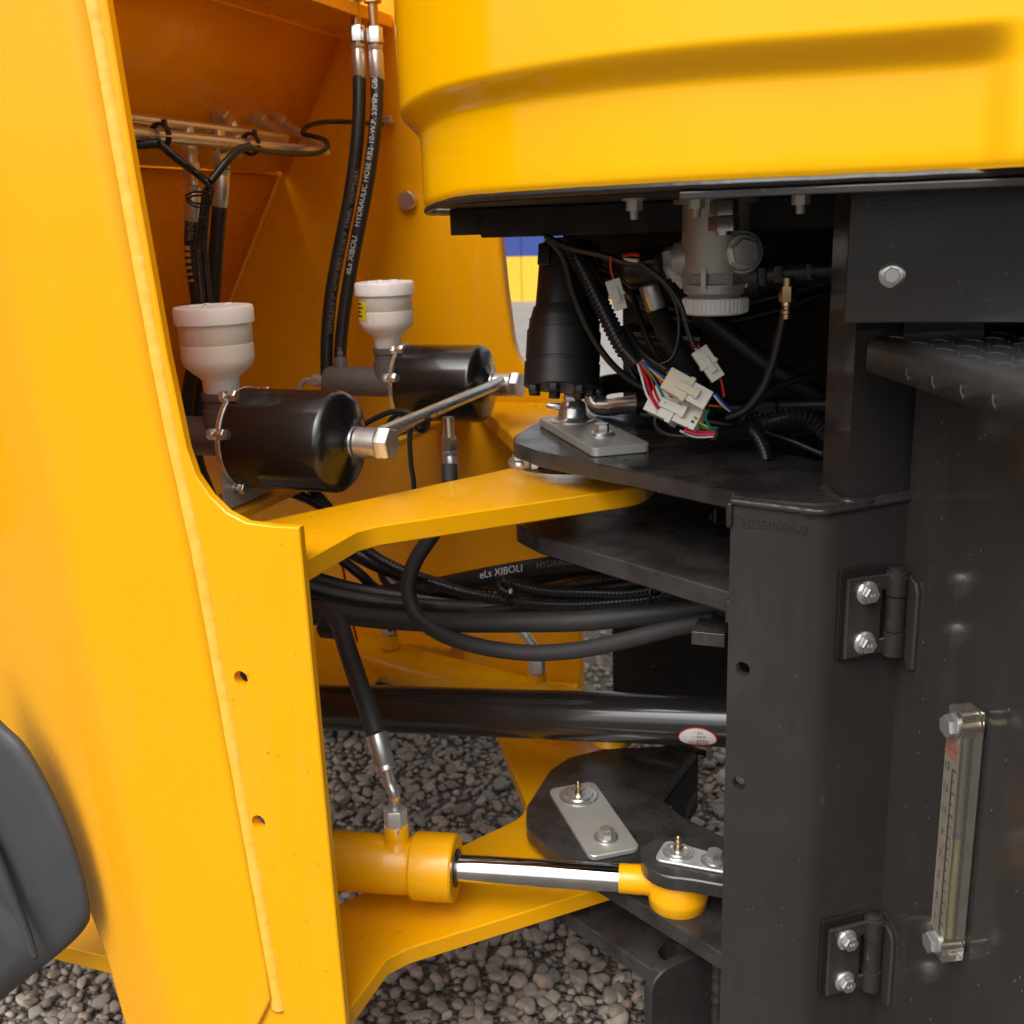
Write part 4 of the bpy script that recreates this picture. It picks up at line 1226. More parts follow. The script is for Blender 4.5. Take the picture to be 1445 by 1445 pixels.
cable('thin black hose dropping from the brass tee and bowing back to the plugs', pts_y([(1108, 436), (1101, 470), (1090, 515), (1075, 550), (1052, 578), (1025, 590)], YV - .005, 1.33), .0052, 'hose', 'thin_hose', 'rubber')

# ================================================================== rear frame (charcoal)
A2, B2, C2 = V((-.167, 1.140, 0)), V((-.072, 1.121, 0)), V((.016, 1.188, 0))
def w2(p, z): return W(p.x, p.y, z)
AB = (B2 - A2).normalized(); BC = (C2 - B2).normalized()
nAB = V((AB.y, -AB.x, 0)); nBC = V((BC.y, -BC.x, 0))       # towards the camera's side
D = V((math.cos(math.radians(-63)), math.sin(math.radians(-63)), 0))
nD = V((D.y, -D.x, 0))
rf = thing('loader_chassis', 'charcoal welded rear frame with a bent upright post and stacked pointed fork plates', 'machine frame', W(.0, 1.4, -1.1))
ZT, ZBOT = -.306, -1.22
# post: front face with two holes, then the bend and the hinge face
LAB = (B2 - A2).length - .030
def face_uv(px, py):
    q = PP(px, py, w2(A2, 0), nAB)
    return ((q - w2(A2, 0)).dot(AB), q.z - CAM_H)
ho = [circle(*face_uv(1048, 944), .0085), circle(*face_uv(1043, 1105), .0085)]
G().plate([(0, ZBOT), (LAB, ZBOT), (LAB, ZT), (0, ZT)], ho, w2(A2, 0), AB, Z, -nAB, .012).obj('post_front', 'dark', rf)
ang0 = math.atan2(nAB.y, nAB.x); ang1 = math.atan2(nBC.y, nBC.x)
# tangent arc between the two faces
th = AB.angle(BC); rb = .030 / math.tan((math.pi - th) / 2) if th > 0 else .03
rb = .030 / math.tan(th / 2)
S0 = B2 - AB * .030; E0 = B2 + BC * .030
cb = S0 - nAB * rb
outp = []
for i in range(13):
    a = ang0 + (ang1 - ang0) * i / 12
    outp.append(cb + V((math.cos(a), math.sin(a), 0)) * rb)
outp.append(C2 + BC * .004)
innp = [p - (nAB if i == 0 else nBC if i >= 12 else (p - cb).normalized()) * .012 for i, p in enumerate(outp)]
ol = [(p.x, p.y) for p in outp] + [(p.x, p.y) for p in innp[::-1]]
G().plate(ol, [], W(0, 0, ZBOT), X, Y, Z, ZT - ZBOT).obj('post_side', 'dark', rf, angle=30)
# upper column standing on the fork plate
c0 = P(1195, 708, z=-.30); c0 = V((c0.x, c0.y, 0))
c1 = c0 + BC * .085
c3 = c0 + V((-.030, .060, 0)); c2 = c1 + V((0, .06, 0))
G().plate([(p.x, p.y) for p in (c0, c1, c2, c3)], [], W(0, 0, -.299), X, Y, Z, .317).obj('upper_post', 'dark', rf, bevel=.0015)
near_e = [(-.522, 1.425), (-.505, 1.372), (-.455, 1.326), (-.169, 1.163)]
far_e = [(x, 2 * YC + .02 - y) for x, y in near_e[::-1]]
up_out = round_poly(near_e[:3], 0)[:0] + near_e + [(-.1665, 1.1435), (-.103, 1.1305), (-.078, 1.128), (-.055, 1.1375), (.012, 1.188), (.0, 1.26), (-.065, 1.325), (-.25, 1.455), (-.25, 1.515), (-.065, 1.66), (-.16, 1.80)] + far_e[1:]
rad = [.02, .03, .03, .0, .004, .01, .01, .01, 0, 0, .02, .04, .04, .02, 0] + [.03, .03, .02]
fork1 = round_poly(up_out, rad[:len(up_out)], 5)
pin_h = circle(-.45, YC, .030)
G().plate(fork1, [], W(0, 0, -.2995), X, Y, -Z, .0215).obj('fork_plate', 'wet', rf, bevel=.002)
se_out = near_e + [(-.168, 1.40), (-.25, 1.455), (-.25, 1.535), (-.168, 1.59)] + far_e
G().plate(round_poly(se_out, [.02, .03, .03, 0, 0, .04, .04, 0, 0, .03, .03, .02], 5), [], W(0, 0, -.419), X, Y, -Z, .026).obj('fork_plate', 'wet', rf, bevel=.002)
lo_out = near_e + [(-.165, 1.405), (-.28, 1.468), (-.328, 1.515), (-.300, 1.708)] + far_e[1:]
G().plate(round_poly(lo_out, [.05, .05, .05, 0, 0, .03, .05, 0, .03, .03, .02], 6), [], W(0, 0, -.904), X, Y, -Z, .026).obj('fork_plate', 'wet', rf, bevel=.002)
hz = P(950, 1345, z=-.998)
G().plate(round_poly(near_e[:3] + [(-.254, 1.2115), (-.202, 1.2715), (-.165, 1.405), (-.328, 1.515), (-.300, 1.708)] + far_e[1:], [.05, .05, .05, 0, 0, 0, .05, 0, .03, .03, .02], 6), [circle(hz.x, hz.y, .021)], W(0, 0, -.998), X, Y, -Z, .026).obj('fork_plate', 'wet', rf, bevel=.002)
p, q = W(-.322, 1.52, -.985), W(-.298, 1.72, -.985)
d = (q - p).normalized()
G().box((p + q) / 2 - d.cross(Z) * .008, d, d.cross(Z), Z, (q - p).length, .012, .108).obj('web_plate', 'bay', rf)
p, q = W(-.30, 1.69, -1.0), W(.05, 1.80, -1.0)
# weld seams round the post top
rw = random.Random(11)
def seam(name, pts, r):
    pa = resample(cr(pts, 8), .0022)
    s_ = G(); s_.sweep(pa, [r * (1 + .22 * noise.noise(V((i * .22, 7, r))) + .10 * rw.random()) for i in range(len(pa))], 10)
    return s_.obj(name, 'wet', rf, angle=180)
seam('weld_bead', [w2(A2, -.304) + nAB * .001, w2(S0, -.305) + nAB * .001, w2(B2, -.306) - (nAB + nBC) * .001, w2(E0, -.305) + nBC * .001, w2(C2, -.302)], .0042)
seam('weld_bead', [w2(A2, -.306) + nAB * .001 + V((-.001, 0, 0)), w2(A2, -.326) + nAB * .001 + V((-.001, 0, 0)), w2(A2, -.333) + nAB * .0005 + V((-.001, 0, 0))], .0038)
seam('weld_bead', [V((c0.x, c0.y, CAM_H - .300)) + V((-.028, .055, 0)), V((c0.x, c0.y, CAM_H - .300)), V((c1.x, c1.y, CAM_H - .300))], .0045)
seam('weld_bead', [w2(A2, -.426) + V((-.001, .02, 0)), w2(A2, -.453) + V((-.001, .02, 0))], .0055)
fo_ = w2(A2, 0) + AB * .048 + Z * -.3265
flat_text('20250606-3', .0155, fo_, AB, Z, 'dark', rf, 'stamped_number', .0013)
p1, p2 = P(1010, 1336, z=-.962), P(918, 1376, z=-.962)
d = (p2 - p1); Lg = d.length; d = d / Lg
gp = round_poly([(-.004, 0), (Lg, 0), (Lg, -.30), (-.004, -.30)], [0, .038, 0, 0], 8)
gn = V((d.y, -d.x, 0)); gn = gn if gn.x > 0 else -gn
G().plate(gp, [], p1, d, Z, -gn, .016).obj('gusset', 'dark', rf, bevel=.002)
seam('weld_bead', [p1 + V((.003, -.002, .004)), p1 + V((.004, -.004, -.05)), p1 + V((.004, -.004, -.25))], .008)
# mirrored far side of the rear frame
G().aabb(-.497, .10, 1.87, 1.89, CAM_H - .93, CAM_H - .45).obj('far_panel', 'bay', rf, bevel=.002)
for px, py in ((922, 944), (905, 984), (1015, 1000)):
    G().bolt(P(px, py, y=1.869), -Y, .006, .005, 1.4).obj('bolt', 'blackmatt', rf)
q = P(1004, 892, y=1.22)
G().box(q, X, Y, Z, .040, .05, .017).obj('hose_clamp_bar', 'dark', rf, bevel=.001)
def fork_spot(zz):
    def f():
        x = random.uniform(-.50, -.18); y = random.uniform(1.18, 1.62)
        lo = 1.326 - (x + .455) * .57 + .012
        if x < -.455: lo = 1.34
        if y < lo or y > 1.47 + (x + .5) * .05 + .1: return None
        return W(x, y, zz)
    return f
drops('water_droplets', rf, fork_spot(-.904), 420, .0008, .0030, Z, .3)
drops('water_droplets', rf, fork_spot(-.2995), 160, .0008, .0032, Z, .22)
drops('water_droplets', rf, lambda: w2(A2, 0) + AB * random.uniform(.068, .076) + Z * random.uniform(-.75, -.33) + nAB * -.0002, 60, .0006, .0014, nAB)
drops('water_droplets', rf, lambda: w2(E0, 0) + BC * random.uniform(.0, .05) + Z * random.uniform(-.9, -.33), 30, .0006, .0013, nBC)

# pins and their keeper plates
def keeper(name, label, c, d, w_, L0, L1, pin_r, th_, bolt_at, round_r, group, nip=True, taper=None, domed=False):
    d = V(d).normalized(); n_ = V((-d.y, d.x, 0))
    t = thing(name, label, 'pin keeper', c, group)
    w1 = taper or w_
    out = round_poly([(-L0, -w_ / 2), (L1, -w1 / 2), (L1, w1 / 2), (-L0, w_ / 2)], round_r, 7)
    G().plate(out, [], c, d, n_, Z, th_).obj('keeper_plate', 'zincplate', t, bevel=.0012)
    top = c + Z * th_
    if domed:
        G().lathe(top, Z, [(0, .034), (.002, .034), (.0025, .026), (.004, .024), (.008, .0215), (.018, .0205), (.026, .018), (.030, .013), (.031, .012)], 36).obj('pin_head', 'zinc', t, angle=50)
        g = G(); g.hexa(top + Z * .031, Z, .011, .0135); g.lathe(top + V((-.024, -.006, .022)), V((-1, -.2, .1)), [(-.006, .006), (.010, .0045), (.014, .003)], 10)
        g.obj('hex_head', 'zinc', t)
    else:
        G().lathe(top, Z, [(0, pin_r * 1.05), (.002, pin_r * 1.05), (.003, pin_r), (.003, pin_r * .80), (.0055, pin_r * .74), (.0055, pin_r * .62), (.0035, pin_r * .58), (.0035, pin_r * .36), (.006, pin_r * .30), (.006, 0)], 40).obj('pin_head', 'zinc', t, angle=30)
    if nip:
        G().lathe(top + Z * .005, Z, [(0, .0058), (.004, .0058), (.005, .0042), (.010, .0042), (.011, .0054), (.015, .0046), (.017, .0032), (.020, .0030), (.0215, .0015)], 14).obj('grease_nipple', 'brass', t)
    bp = top + d * bolt_at
    g = G(); g.lathe(bp, Z, [(0, .0185), (.002, .0185), (.003, .016)], 26); g.lathe(bp + Z * .003, Z, [(0, .0145), (.002, .0145)], 22); g.hexa(bp + Z * .005, Z, .011, .0110, None, .5)
    g.obj('bolt', 'zinc', t)
    return t
kz = W(-.452, 1.487, -.2992)
keeper('pin_keeper', 'upper zinc keeper plate with a tall domed pin head, on the top fork plate', kz, (.58, -.815, 0), .080, .045, .200, .03, .012, .122, .010, 'joint pin keepers', nip=False, domed=True)
kz2 = W(-.447, 1.464, -.9035)
keeper('pin_keeper', 'lower zinc keeper plate with a copper grease nipple, on the wet lower fork plate', kz2, (.58, -.815, 0), .079, .038, .166, .030, .008, .126, .014, 'joint pin keepers')

# ------------------------------------------------------------------ near steering cylinder
pin = P(957, 1206, z=-.83); pin = V((pin.x, pin.y, 0))
cd = (V((-.72, 1.158, 0)) - pin).normalized()
ZC = -.872
pc = W(pin.x, pin.y, ZC)
def along(px, py):
    return (PP(px, py, pc, V((-cd.y, cd.x, 0))) - pc).dot(cd)
s_tip, s_rod, s_gl, s_col = along(918, 1238), along(880, 1235), along(640, 1222), along(583, 1215)
sc = thing('steering_cylinder', 'yellow steering cylinder with a bright chrome rod, low in front', 'hydraulic cylinder', pc, 'pair of steering cylinders')
G().lathe(pc + cd * s_rod, cd, [(0, .0188), (s_gl - s_rod + .02, .0188)], 48).obj('rod', 'chrome', sc)
G().lathe(pc + cd * (s_gl - .004), cd, [(0, .022), (.0, .0445), (.003, .0470), (s_col - s_gl, .0470), (s_col - s_gl + .003, .0445), (s_col - s_gl + .003, .039)], 56).obj('gland', 'yellow', sc)
G().lathe(pc + cd * (s_gl - .006), cd, [(0, .0188), (0, .026), (.006, .026)], 40).obj('wiper_seal', 'blackmatt', sc)
bar_ = G().lathe(pc + cd * (s_col + .0), cd, [(0, .0400), (.008, .0400), (.012, .0412), (.30, .0412), (.30, 0)], 56).obj('barrel', 'yellow', sc)
g = G(); g.lathe(pc + cd * (s_tip - .004), cd, [(0, .0195), (.004, .0205), (.016, .0200), (.018, .0206), (.030, .0200), (s_rod - s_tip + .010, .0196)], 40)
g.lathe(pc, cd, [(.026, .024), (s_tip, .0195)], 32)
g.obj('rod_neck', 'yellow', sc, angle=60)
G().lathe(pc - Z * .033, Z, [(0, .030), (0, .0375), (.002, .0395), (.014, .0405), (.018, .0418), (.022, .0405), (.050, .0395), (.053, .037), (.053, .02)], 48).obj('rod_eye', 'yellow', sc, angle=60)
sp = (PP(560, 1180, pc, V((-cd.y, cd.x, 0))) - pc).dot(cd)
pb_ = pc + cd * sp
g = G(); g.lathe(pb_ + Z * .034, Z, [(0, .024), (.006, .0195), (.010, .0175), (.030, .0170), (.031, .015)], 30)
g.obj('port_boss', 'yellow', bar_, angle=70)
drops('water_droplets', sc, lambda: (lambda s_, a: pc + cd * s_ + (V((cd.y, -cd.x, 0)) * math.cos(a) + Z * math.sin(a)) * .0412)(random.uniform(s_col + .02, s_col + .2), random.uniform(-.9, 1.2)), 60, .0007, .0020, V((.2, -1, .3)))
# hose into the port
top = pb_ + Z * .066
hc, hcp = hose_thing('cylinder_hose', 'thick black hose dropping to the port of the yellow steering cylinder', [P(462, 862, y=1.32), P(480, 884, y=1.28), P(490, 915, y=1.25), P(505, 960, y=1.22), P(521, 1005, y=1.19), P(531, 1038, y=1.17)], .0138, 'wrap', n=14, seg=22)
G().lathe(P(470, 884, y=1.30), X, [(-.02, .015), (-.016, .0185), (.012, .0185), (.016, .014)], 24).obj('rubber_joint', 'rubber', hc)
ferrule(hc, P(530, 1034, y=1.172), P(545, 1086, y=1.162), .0145)
nk = [P(545, 1084, y=1.162), P(550, 1105, y=1.160), P(556, 1120, y=1.158), top + Z * .030, top + Z * .010]
G().tube(nk, .0082, 18).obj('steel_neck', 'zinc', hc)
g = G(); g.hexa(top - Z * .003, Z, .026, .0165, None, .35); g.lathe(top - Z * .009, Z, [(0, .0155), (.006, .0155)], 20); g.hexa(top - Z * .008, Z, .007, .0178, None, .1)
g.obj('nut', 'zincplate', hc)
# lug holding the rod eye
lug = thing('cylinder_lug', 'small rounded charcoal lug clamping the yellow rod eye beside the post', 'lug', W(pin.x, pin.y, -.83))
lo = arc(pin.x, pin.y, .050, 120, 285, 14) + [(pin.x + .03, pin.y - .047), (-.10, pin.y - .047), (-.10, pin.y + .06), (pin.x + .02, pin.y + .052)]
G().plate(lo, [], W(0, 0, -.832), X, Y, -Z, .021).obj('lug_plate', 'wet', lug, bevel=.0018)
kp = W(pin.x, pin.y, -.8318)
keeper('pin_keeper', 'small tapered zinc keeper over the yellow rod eye, half hidden by the post', kp, (.99, -.10, 0), .052, .026, .075, .020, .004, .050, .012, 'joint pin keepers', taper=.034)

# far steering cylinder, mirrored about the machine's centre line
fy = lambda v: V((v.x, 2 * YC + .02 - v.y, v.z))
fcd = fy(cd + V((0, 0, 0))) - fy(V((0, 0, 0)))
f0 = P(820, 1006, y=1.72); f1 = P(560, 938, y=1.80)
fd = (f1 - f0).normalized()
fc = thing('steering_cylinder', 'shaded yellow steering cylinder on the far side behind the black shaft', 'hydraulic cylinder', f0, 'pair of steering cylinders')
G().lathe(f0 - fd * .10, fd, [(0, .030), (0, .041), ((f1 - f0).length + .22, .041), ((f1 - f0).length + .22, 0)], 40).obj('barrel', 'yellow', fc)
G().lathe(f0 - fd * .25, fd, [(0, .0188), (.13, .0188)], 28).obj('rod', 'chrome', fc)
for px, py in ((758, 968), (551, 912)):
    q = P(px, py, y=1.745 if px > 700 else 1.79)
    g = G(); g.lathe(q, Z, [(0, .019), (.020, .0175), (.026, .017)], 22); g.obj('port_boss', 'yellow', fc)
    g = G(); g.lathe(q + Z * .026, Z, [(0, .012), (.006, .012)], 18); g.hexa(q + Z * .030, Z, .024, .0165, None, .4)
    g.obj('nut', 'zincplate', fc)
q = P(758, 925, y=1.745)
t, path = hose_thing('cylinder_hose', 'short bent grey hose end screwed to the far steering cylinder', [q - Z * .02, q + Z * .006, P(748, 905, y=1.745), P(735, 890, y=1.75), P(700, 870, y=1.75), P(640, 850, y=1.75)], .0085, 'zincplate')
t, path = hose_thing('cylinder_hose', 'dark hose over the other port of the far steering cylinder', [P(551, 893, y=1.79), P(553, 870, y=1.78), P(580, 845, y=1.72), P(640, 835, y=1.66)], .0115, 'rubber')

# ------------------------------------------------------------------ drive shaft
sa, sb = W(-1.25, YC, -.790), W(.15, YC, -.728)
sy = (P(730, 978, y=1.44).z + P(730, 1040, y=1.44).z) / 2
a, b_ = P(450, 997, y=1.44), P(1020, 1017, y=1.44)
dsd = (b_ - a).normalized()
ds = thing('drive_shaft', 'glossy black drive shaft tube running level between the two frames', 'drive shaft', a)
G().lathe(a - dsd * .5, dsd, [(0, .0385), (1.7, .0385)], 56).obj('tube', 'shaft', ds)
def wrap(px, py, su, sv, fnpt, r, nu, nv): pass
so = P(991, 1028, y=1.44)
s0 = (so - a).dot(dsd)
up_ = (Z - dsd * Z.dot(dsd)).normalized(); sd_ = dsd.cross(up_)
sd_ = sd_ if sd_.y < 0 else -sd_
c_an = -.30
def on_shaft(x, y, lift):
    an = c_an + y / .0385
    return a + dsd * (s0 + x) + (sd_ * math.cos(an) + up_ * math.sin(an)) * (.0385 + lift)
def oval(rx, ry, lift, name, mat, par):
    g = G()
    for k in range(6):
        pass
    vs = [on_shaft(0, 0, lift)]
    for ring in range(1, 7):
        for k in range(36):
            an = 2 * math.pi * k / 36
            vs.append(on_shaft(rx * ring / 6 * math.cos(an), ry * ring / 6 * math.sin(an), lift))
    fs = [(0, 1 + k, 1 + (k + 1) % 36) for k in range(36)]
    for ring in range(5):
        for k in range(36):
            k2 = (k + 1) % 36
            fs.append((1 + ring * 36 + k, 1 + (ring + 1) * 36 + k, 1 + (ring + 1) * 36 + k2, 1 + ring * 36 + k2))
    return g.add(vs, fs).obj(name, mat, par, angle=180)
stk = oval(.0285, .0178, .0003, 'inspection_sticker', 'ink_r', ds)
oval(.0268, .0162, .0006, 'sticker_paper', 'sticker', stk)
def shaft_text(s, size, x, y, mat, sx=1.0):
    vs, fs = text_geo(s, size, 0.0, True)
    xs = [p.x for p in vs]; ys = [p.y for p in vs]
    mx, my = (min(xs) + max(xs)) / 2, (min(ys) + max(ys)) / 2
    return G().add([on_shaft(x - (p.x - mx) * sx, y - (p.y - my), .0010) for p in vs], fs).obj('sticker_lettering', mat, stk)
shaft_text('合格证', .0105, 0, -.0112, 'ink_r')
shaft_text('产品型号 ----', .0046, .003, -.0040, 'ink_k')
shaft_text('检验员 ----', .0046, .002, .0030, 'ink_k')
shaft_text('日期 ----', .0046, .001, .0095, 'ink_k')
G().aabb(-.36, -.28, 1.40, 1.50, CAM_H - .80, CAM_H - .785)
yb = P(860, 1030, y=1.50)
G().lathe(yb - Z * .012, Z, [(-.006, .0), (-.006, .030), (.010, .034), (.016, .030)], 24).obj('shaft_yoke_flange', 'yellow', ds)

# ------------------------------------------------------------------ bundle of hoses under the joint plate
BG = 'hoses bundled through the joint'
def bundle(label, px, r, y0, y1, mat='rubber', name='hydraulic_hose'):
    return hose_thing(name, label, pts_y(px, y0, y1), r, mat, BG, n=12, seg=18)
OB = V((.1, -1, .35))
def btext(t, path, s, size, px, py, mat, shift=0, r=.0122):
    hose_text(s, size, path, r, place(path, px, py), OB, mat, t, shift=shift)
t, p_ = bundle('upper hose of the bundle with bold white lettering', [(380, 838), (450, 838), (540, 838), (620, 827), (690, 813), (770, 800), (850, 792), (930, 790), (1020, 800)], .0155, 1.52, 1.46)
btext(t, p_, 'eLs XIBOLI', .0165, 682, 814, 'ink_w', .25, .0155)
btext(t, p_, 'HYDRAULIC HOSE RB2-10-W.P.', .0135, 762, 801, 'ink_g', .25, .0155)
t, p_ = bundle('hose with a row of yellow bar marks beside the looped conduit', [(430, 742), (480, 770), (540, 800), (600, 820), (660, 836), (720, 842), (800, 838), (880, 826), (960, 815)], .0125, 1.50, 1.50)
btext(t, p_, 'GB/T MEET 3053S', .0105, 585, 812, 'ink_g', .2, .0125)
sb0 = place(p_, 656, 832)
Lp = [0.0]
for q0, q1 in zip(p_, p_[1:]): Lp.append(Lp[-1] + (q1 - q0).length)
for k in range(6):
    def band2(u, v, s0=sb0 + .0105 * k, w0=.0082 - .001 * k):
        s_ = s0 + w0 * v + .004 * u
        j = max(0, min(len(p_) - 2, int(np.searchsorted(Lp, s_)) - 1))
        f_ = (s_ - Lp[j]) / max(1e-9, Lp[j + 1] - Lp[j])
        c = p_[j].lerp(p_[j + 1], f_); tg = (p_[j + 1] - p_[j]).normalized()
        ou = (OB - tg * OB.dot(tg)).normalized(); s2 = ou.cross(tg); an = -.25 + .9 * u
        return c + (ou * math.cos(an) + s2 * math.sin(an)) * .0128
    G().grid(band2, 5, 2).obj('bar_mark', 'ink_y', t, angle=180)
t, p_ = bundle('dark hose with faint grey lettering behind the looped conduit', [(600, 850), (700, 846), (780, 836), (860, 822), (940, 808), (1020, 800)], .0150, 1.56, 1.50)
btext(t, p_, '2SN EN853 1/2 11.5', .0130, 806, 826, 'ink_g', .45, .0150)
bundle('upper of the dark hoses bending in from behind the side plate', [(400, 800), (450, 818), (500, 832), (560, 842), (640, 850), (720, 856)], .0120, 1.42, 1.52)
bundle('middle dark hose bending in from behind the side plate', [(400, 812), (460, 836), (520, 848), (600, 856), (700, 860), (800, 862), (940, 852)], .0135, 1.38, 1.50)
bundle('slim dark hose slanting down behind the joint plate', [(470, 780), (510, 812), (530, 830), (560, 842), (640, 846)], .0085, 1.46, 1.52)
bundle('dark hose rising behind the conduit near the joint plate edge', [(540, 790), (545, 815), (570, 835), (620, 842)], .0125, 1.60, 1.58)
bundle('fattest plain hose, lowest of the level ones', [(380, 856), (440, 860), (520, 872), (620, 878), (720, 878), (820, 876), (900, 868), (985, 858), (1040, 850)], .0150, 1.36, 1.36, 'wrap')
bundle('dark hose filling the back of the bundle above the fattest one', [(430, 846), (520, 852), (640, 862), (780, 850), (900, 846), (1020, 838)], .0135, 1.56, 1.52)
bundle('black hose arching behind the lettered hose up under the fork plate', [(520, 846), (620, 838), (720, 822), (820, 804), (920, 798), (1020, 806)], .0140, 1.60, 1.54)
bundle('slim hose crossing low between the bundle and the side plate', [(410, 838), (470, 846), (540, 862), (640, 866), (760, 858), (900, 842)], .0095, 1.42, 1.46)
bundle('lower dark hose tucked under the bundle at its left end', [(400, 875), (440, 872), (480, 870), (560, 874)], .0125, 1.44, 1.5)
t, p_ = bundle('hose from the air pipe tee, dropping and looping to the right in front', [(634, 655), (634, 690), (626, 730), (605, 762), (584, 796), (576, 832), (588, 868), (622, 894), (672, 911), (740, 921), (810, 918), (880, 904), (950, 886), (1010, 874)], .0118, 1.42, 1.28, 'wrap')
ferrule(t, tee - Z * .100, tee - Z * .056, .0118, mat='alu')
G().corrugated(pts_y([(440, 690), (480, 735), (520, 778), (560, 802), (610, 822), (660, 838), (720, 848), (800, 853), (880, 849), (930, 842), (950, 832), (945, 822), (920, 826)], 1.40, 1.42), .0092, .0062, 12).obj('ribbed_conduit', 'conduit')
tag(bpy.data.objects['ribbed_conduit.002'] if 'ribbed_conduit.002' in bpy.data.objects else None, 'long ribbed conduit slanting in from the left and running along the bundle', 'conduit', 'ribbed conduits in the bundle')
o = G().corrugated(pts_y([(722, 838), (706, 828), (706, 818), (720, 822), (760, 832), (830, 836), (890, 836), (930, 828), (948, 818), (955, 828), (935, 838)], 1.41, 1.41), .0086, .0060, 12).obj('ribbed_conduit', 'conduit')
tag(o, 'folded loop of ribbed conduit tied at both ends over the bundle', 'conduit', 'ribbed conduits in the bundle')
for px, py, la in ((722, 838, 'cable tie with a pale tip at the left end of the folded conduit'), (920, 838, 'cable tie at the right end of the folded conduit')):
    c = P(px, py, y=1.405)
    o = G().tube([c + V((0, math.cos(a) * .014, math.sin(a) * .020)) for a in np.linspace(0, 6.2, 16)], .0018, 6).obj('cable_tie', 'cable')
    tag(o, la, 'cable tie')
c = P(721, 834, y=1.388)
o = G().box(c, X, Y, Z, .003, .006, .006).obj('tie_tip', 'conn'); tag(o, 'pale cut end of a cable tie on the folded conduit', 'tie tip')
o = G().tube(pts_y([(470, 780), (483, 800), (488, 830), (496, 870), (504, 905)], 1.62, 1.70), .0026, 7).obj('red_wire', 'w_red'); tag(o, 'thin red wire hanging behind the hoses near the side plate', 'wire')
o = G().tube(pts_y([(541, 606), (560, 585), (580, 585), (578, 620), (580, 655), (584, 690), (570, 740)], 1.46, 1.44), .0040, 9).obj('thin_cable', 'cable'); tag(o, 'thin black cable looping from the air pipe down past the joint plate', 'cable')
o = G().tube(pts_y([(505, 605), (530, 590), (560, 580), (585, 588), (592, 604)], 1.38, 1.36), .0042, 9).obj('thin_cable', 'cable'); tag(o, 'thin black cable arching from behind the nearer booster to the air pipe tie', 'cable')
o = G().corrugated(pts_y([(395, 690), (420, 698), (450, 712), (480, 735)], 1.36, 1.40), .0090, .005, 12).obj('ribbed_conduit', 'conduit'); tag(o, 'short ribbed conduit poking out under the nearer booster', 'conduit')

# ================================================================== tank, deck, hinges and gauge on the right
tk = thing('oil_tank', 'glossy charcoal oil tank side, mirror-like and specked with rain marks', 'tank', w2(C2, -1.25))
pc2 = C2 + D * .75
ol = [C2, pc2, pc2 + V((.5, .3, 0)), C2 + V((.5, .25, 0))]
G().plate([(p.x, p.y) for p in ol], [], W(0, 0, -1.25), X, Y, Z, 1.10).obj('tank_body', 'tank', tk, bevel=.002)
dc, dr_ = P(1222, 523, z=-.155), P(1445, 600, z=-.155)
dd = (dr_ - dc).normalized(); dn = V((dd.y, -dd.x, 0))
dk = thing('tank_deck', 'charcoal tread-plate step with a folded front lip on top of the tank', 'step', dc)
prof = []
for i in range(9):
    a = math.radians(90 * i / 8)
    prof.append((-.012 + .012 * math.cos(math.pi / 2 - a) , -.012 + .012 * math.sin(math.pi / 2 - a)))
prof = [(-.0045, -.034)] + [(0.0, -.034)] + prof[::-1] + [(-.02, 0)]
Ld = .75
def dpt(s_, o_, h): return dc + dd * s_ + dn * o_ + Z * (.034 + h)
vs, fs = [], []
for s_ in (0, Ld):
    for (o_, h) in prof: vs.append(dpt(s_, o_, h))
m_ = len(prof)
for i in range(m_ - 1): fs.append((i, i + 1, m_ + i + 1, m_ + i))
bk = dc + BC * .42 + Z * .034
vs += [bk, dc + dd * Ld + BC * .42 + Z * .034]
fs.append((m_ - 1, 2 * m_, 2 * m_ + 1, 2 * m_ - 1))
gk = G().add(vs, fs); gk.fix = True
gk.obj('tread_plate', 'deck', dk, angle=60, solid=.004)
bars = G()
rb_ = random.Random(2)
for i in range(24):
    for j in range(14):
        s_ = .02 + i * .026 + (j % 2) * .013; o_ = -.02 - j * .026
        a = math.radians(24 if (i + j) % 2 else -24)
        c = dpt(s_, o_, .0004)
        if (c - bk).dot(V((-BC.y, BC.x, 0))) > -.012: continue
        e = dd * math.cos(a) + dn * math.sin(a)
        pts = [c - e * .011 - Z * .001, c + Z * .0004, c + e * .011 - Z * .001]
        bars.tube(pts, .0007, 6, 3)
for i in range(24):
    c = dc + dd * (.018 + i * .026) + dn * .0003 + Z * .010
    e = (dd * .32 + Z * -.62 * (1 if i % 1 == 0 else -1)).normalized()
    if i % 2 == 0 or i < 3: continue
    bars.tube([c - e * .007 - dn * .001, c + dn * .0006, c + e * .007 - dn * .001], .0006, 6, 3)
o = bars.obj('tread_bars', 'deck', dk); o['kind'] = 'stuff'
# bolted cover plate above the deck
yb_ = 1.085
a, b_ = P(1203, 268, y=yb_), P(1190, 456, y=yb_)
bp = thing('cover_plate', 'flat charcoal cover plate with one flanged bolt, right under the cab edge', 'cover plate', b_)
G().plate(round_poly([(b_.x, b_.z), (.9, b_.z), (.9, a.z), (b_.x + .001, a.z)], [.004, 0, 0, .006], 4), [], V((0, yb_, 0)), X, Z, Y, .005).obj('plate', 'dark', bp, bevel=.0012)
G().aabb(b_.x + .05, .9, yb_ + .006, yb_ + .05, a.z - .012, a.z - .007).obj('back_flange', 'dark', bp)
g = G().bolt(P(1259, 388, y=yb_), -Y, .0076, .0065, 1.6, .0025, .2)
g.obj('bolt', 'zinc', bp)
def cov():
    if random.random() < .6: return P(random.uniform(1215, 1420), random.uniform(274, 288), y=yb_)
    return P(random.uniform(1215, 1430), random.uniform(280, 440), y=yb_)
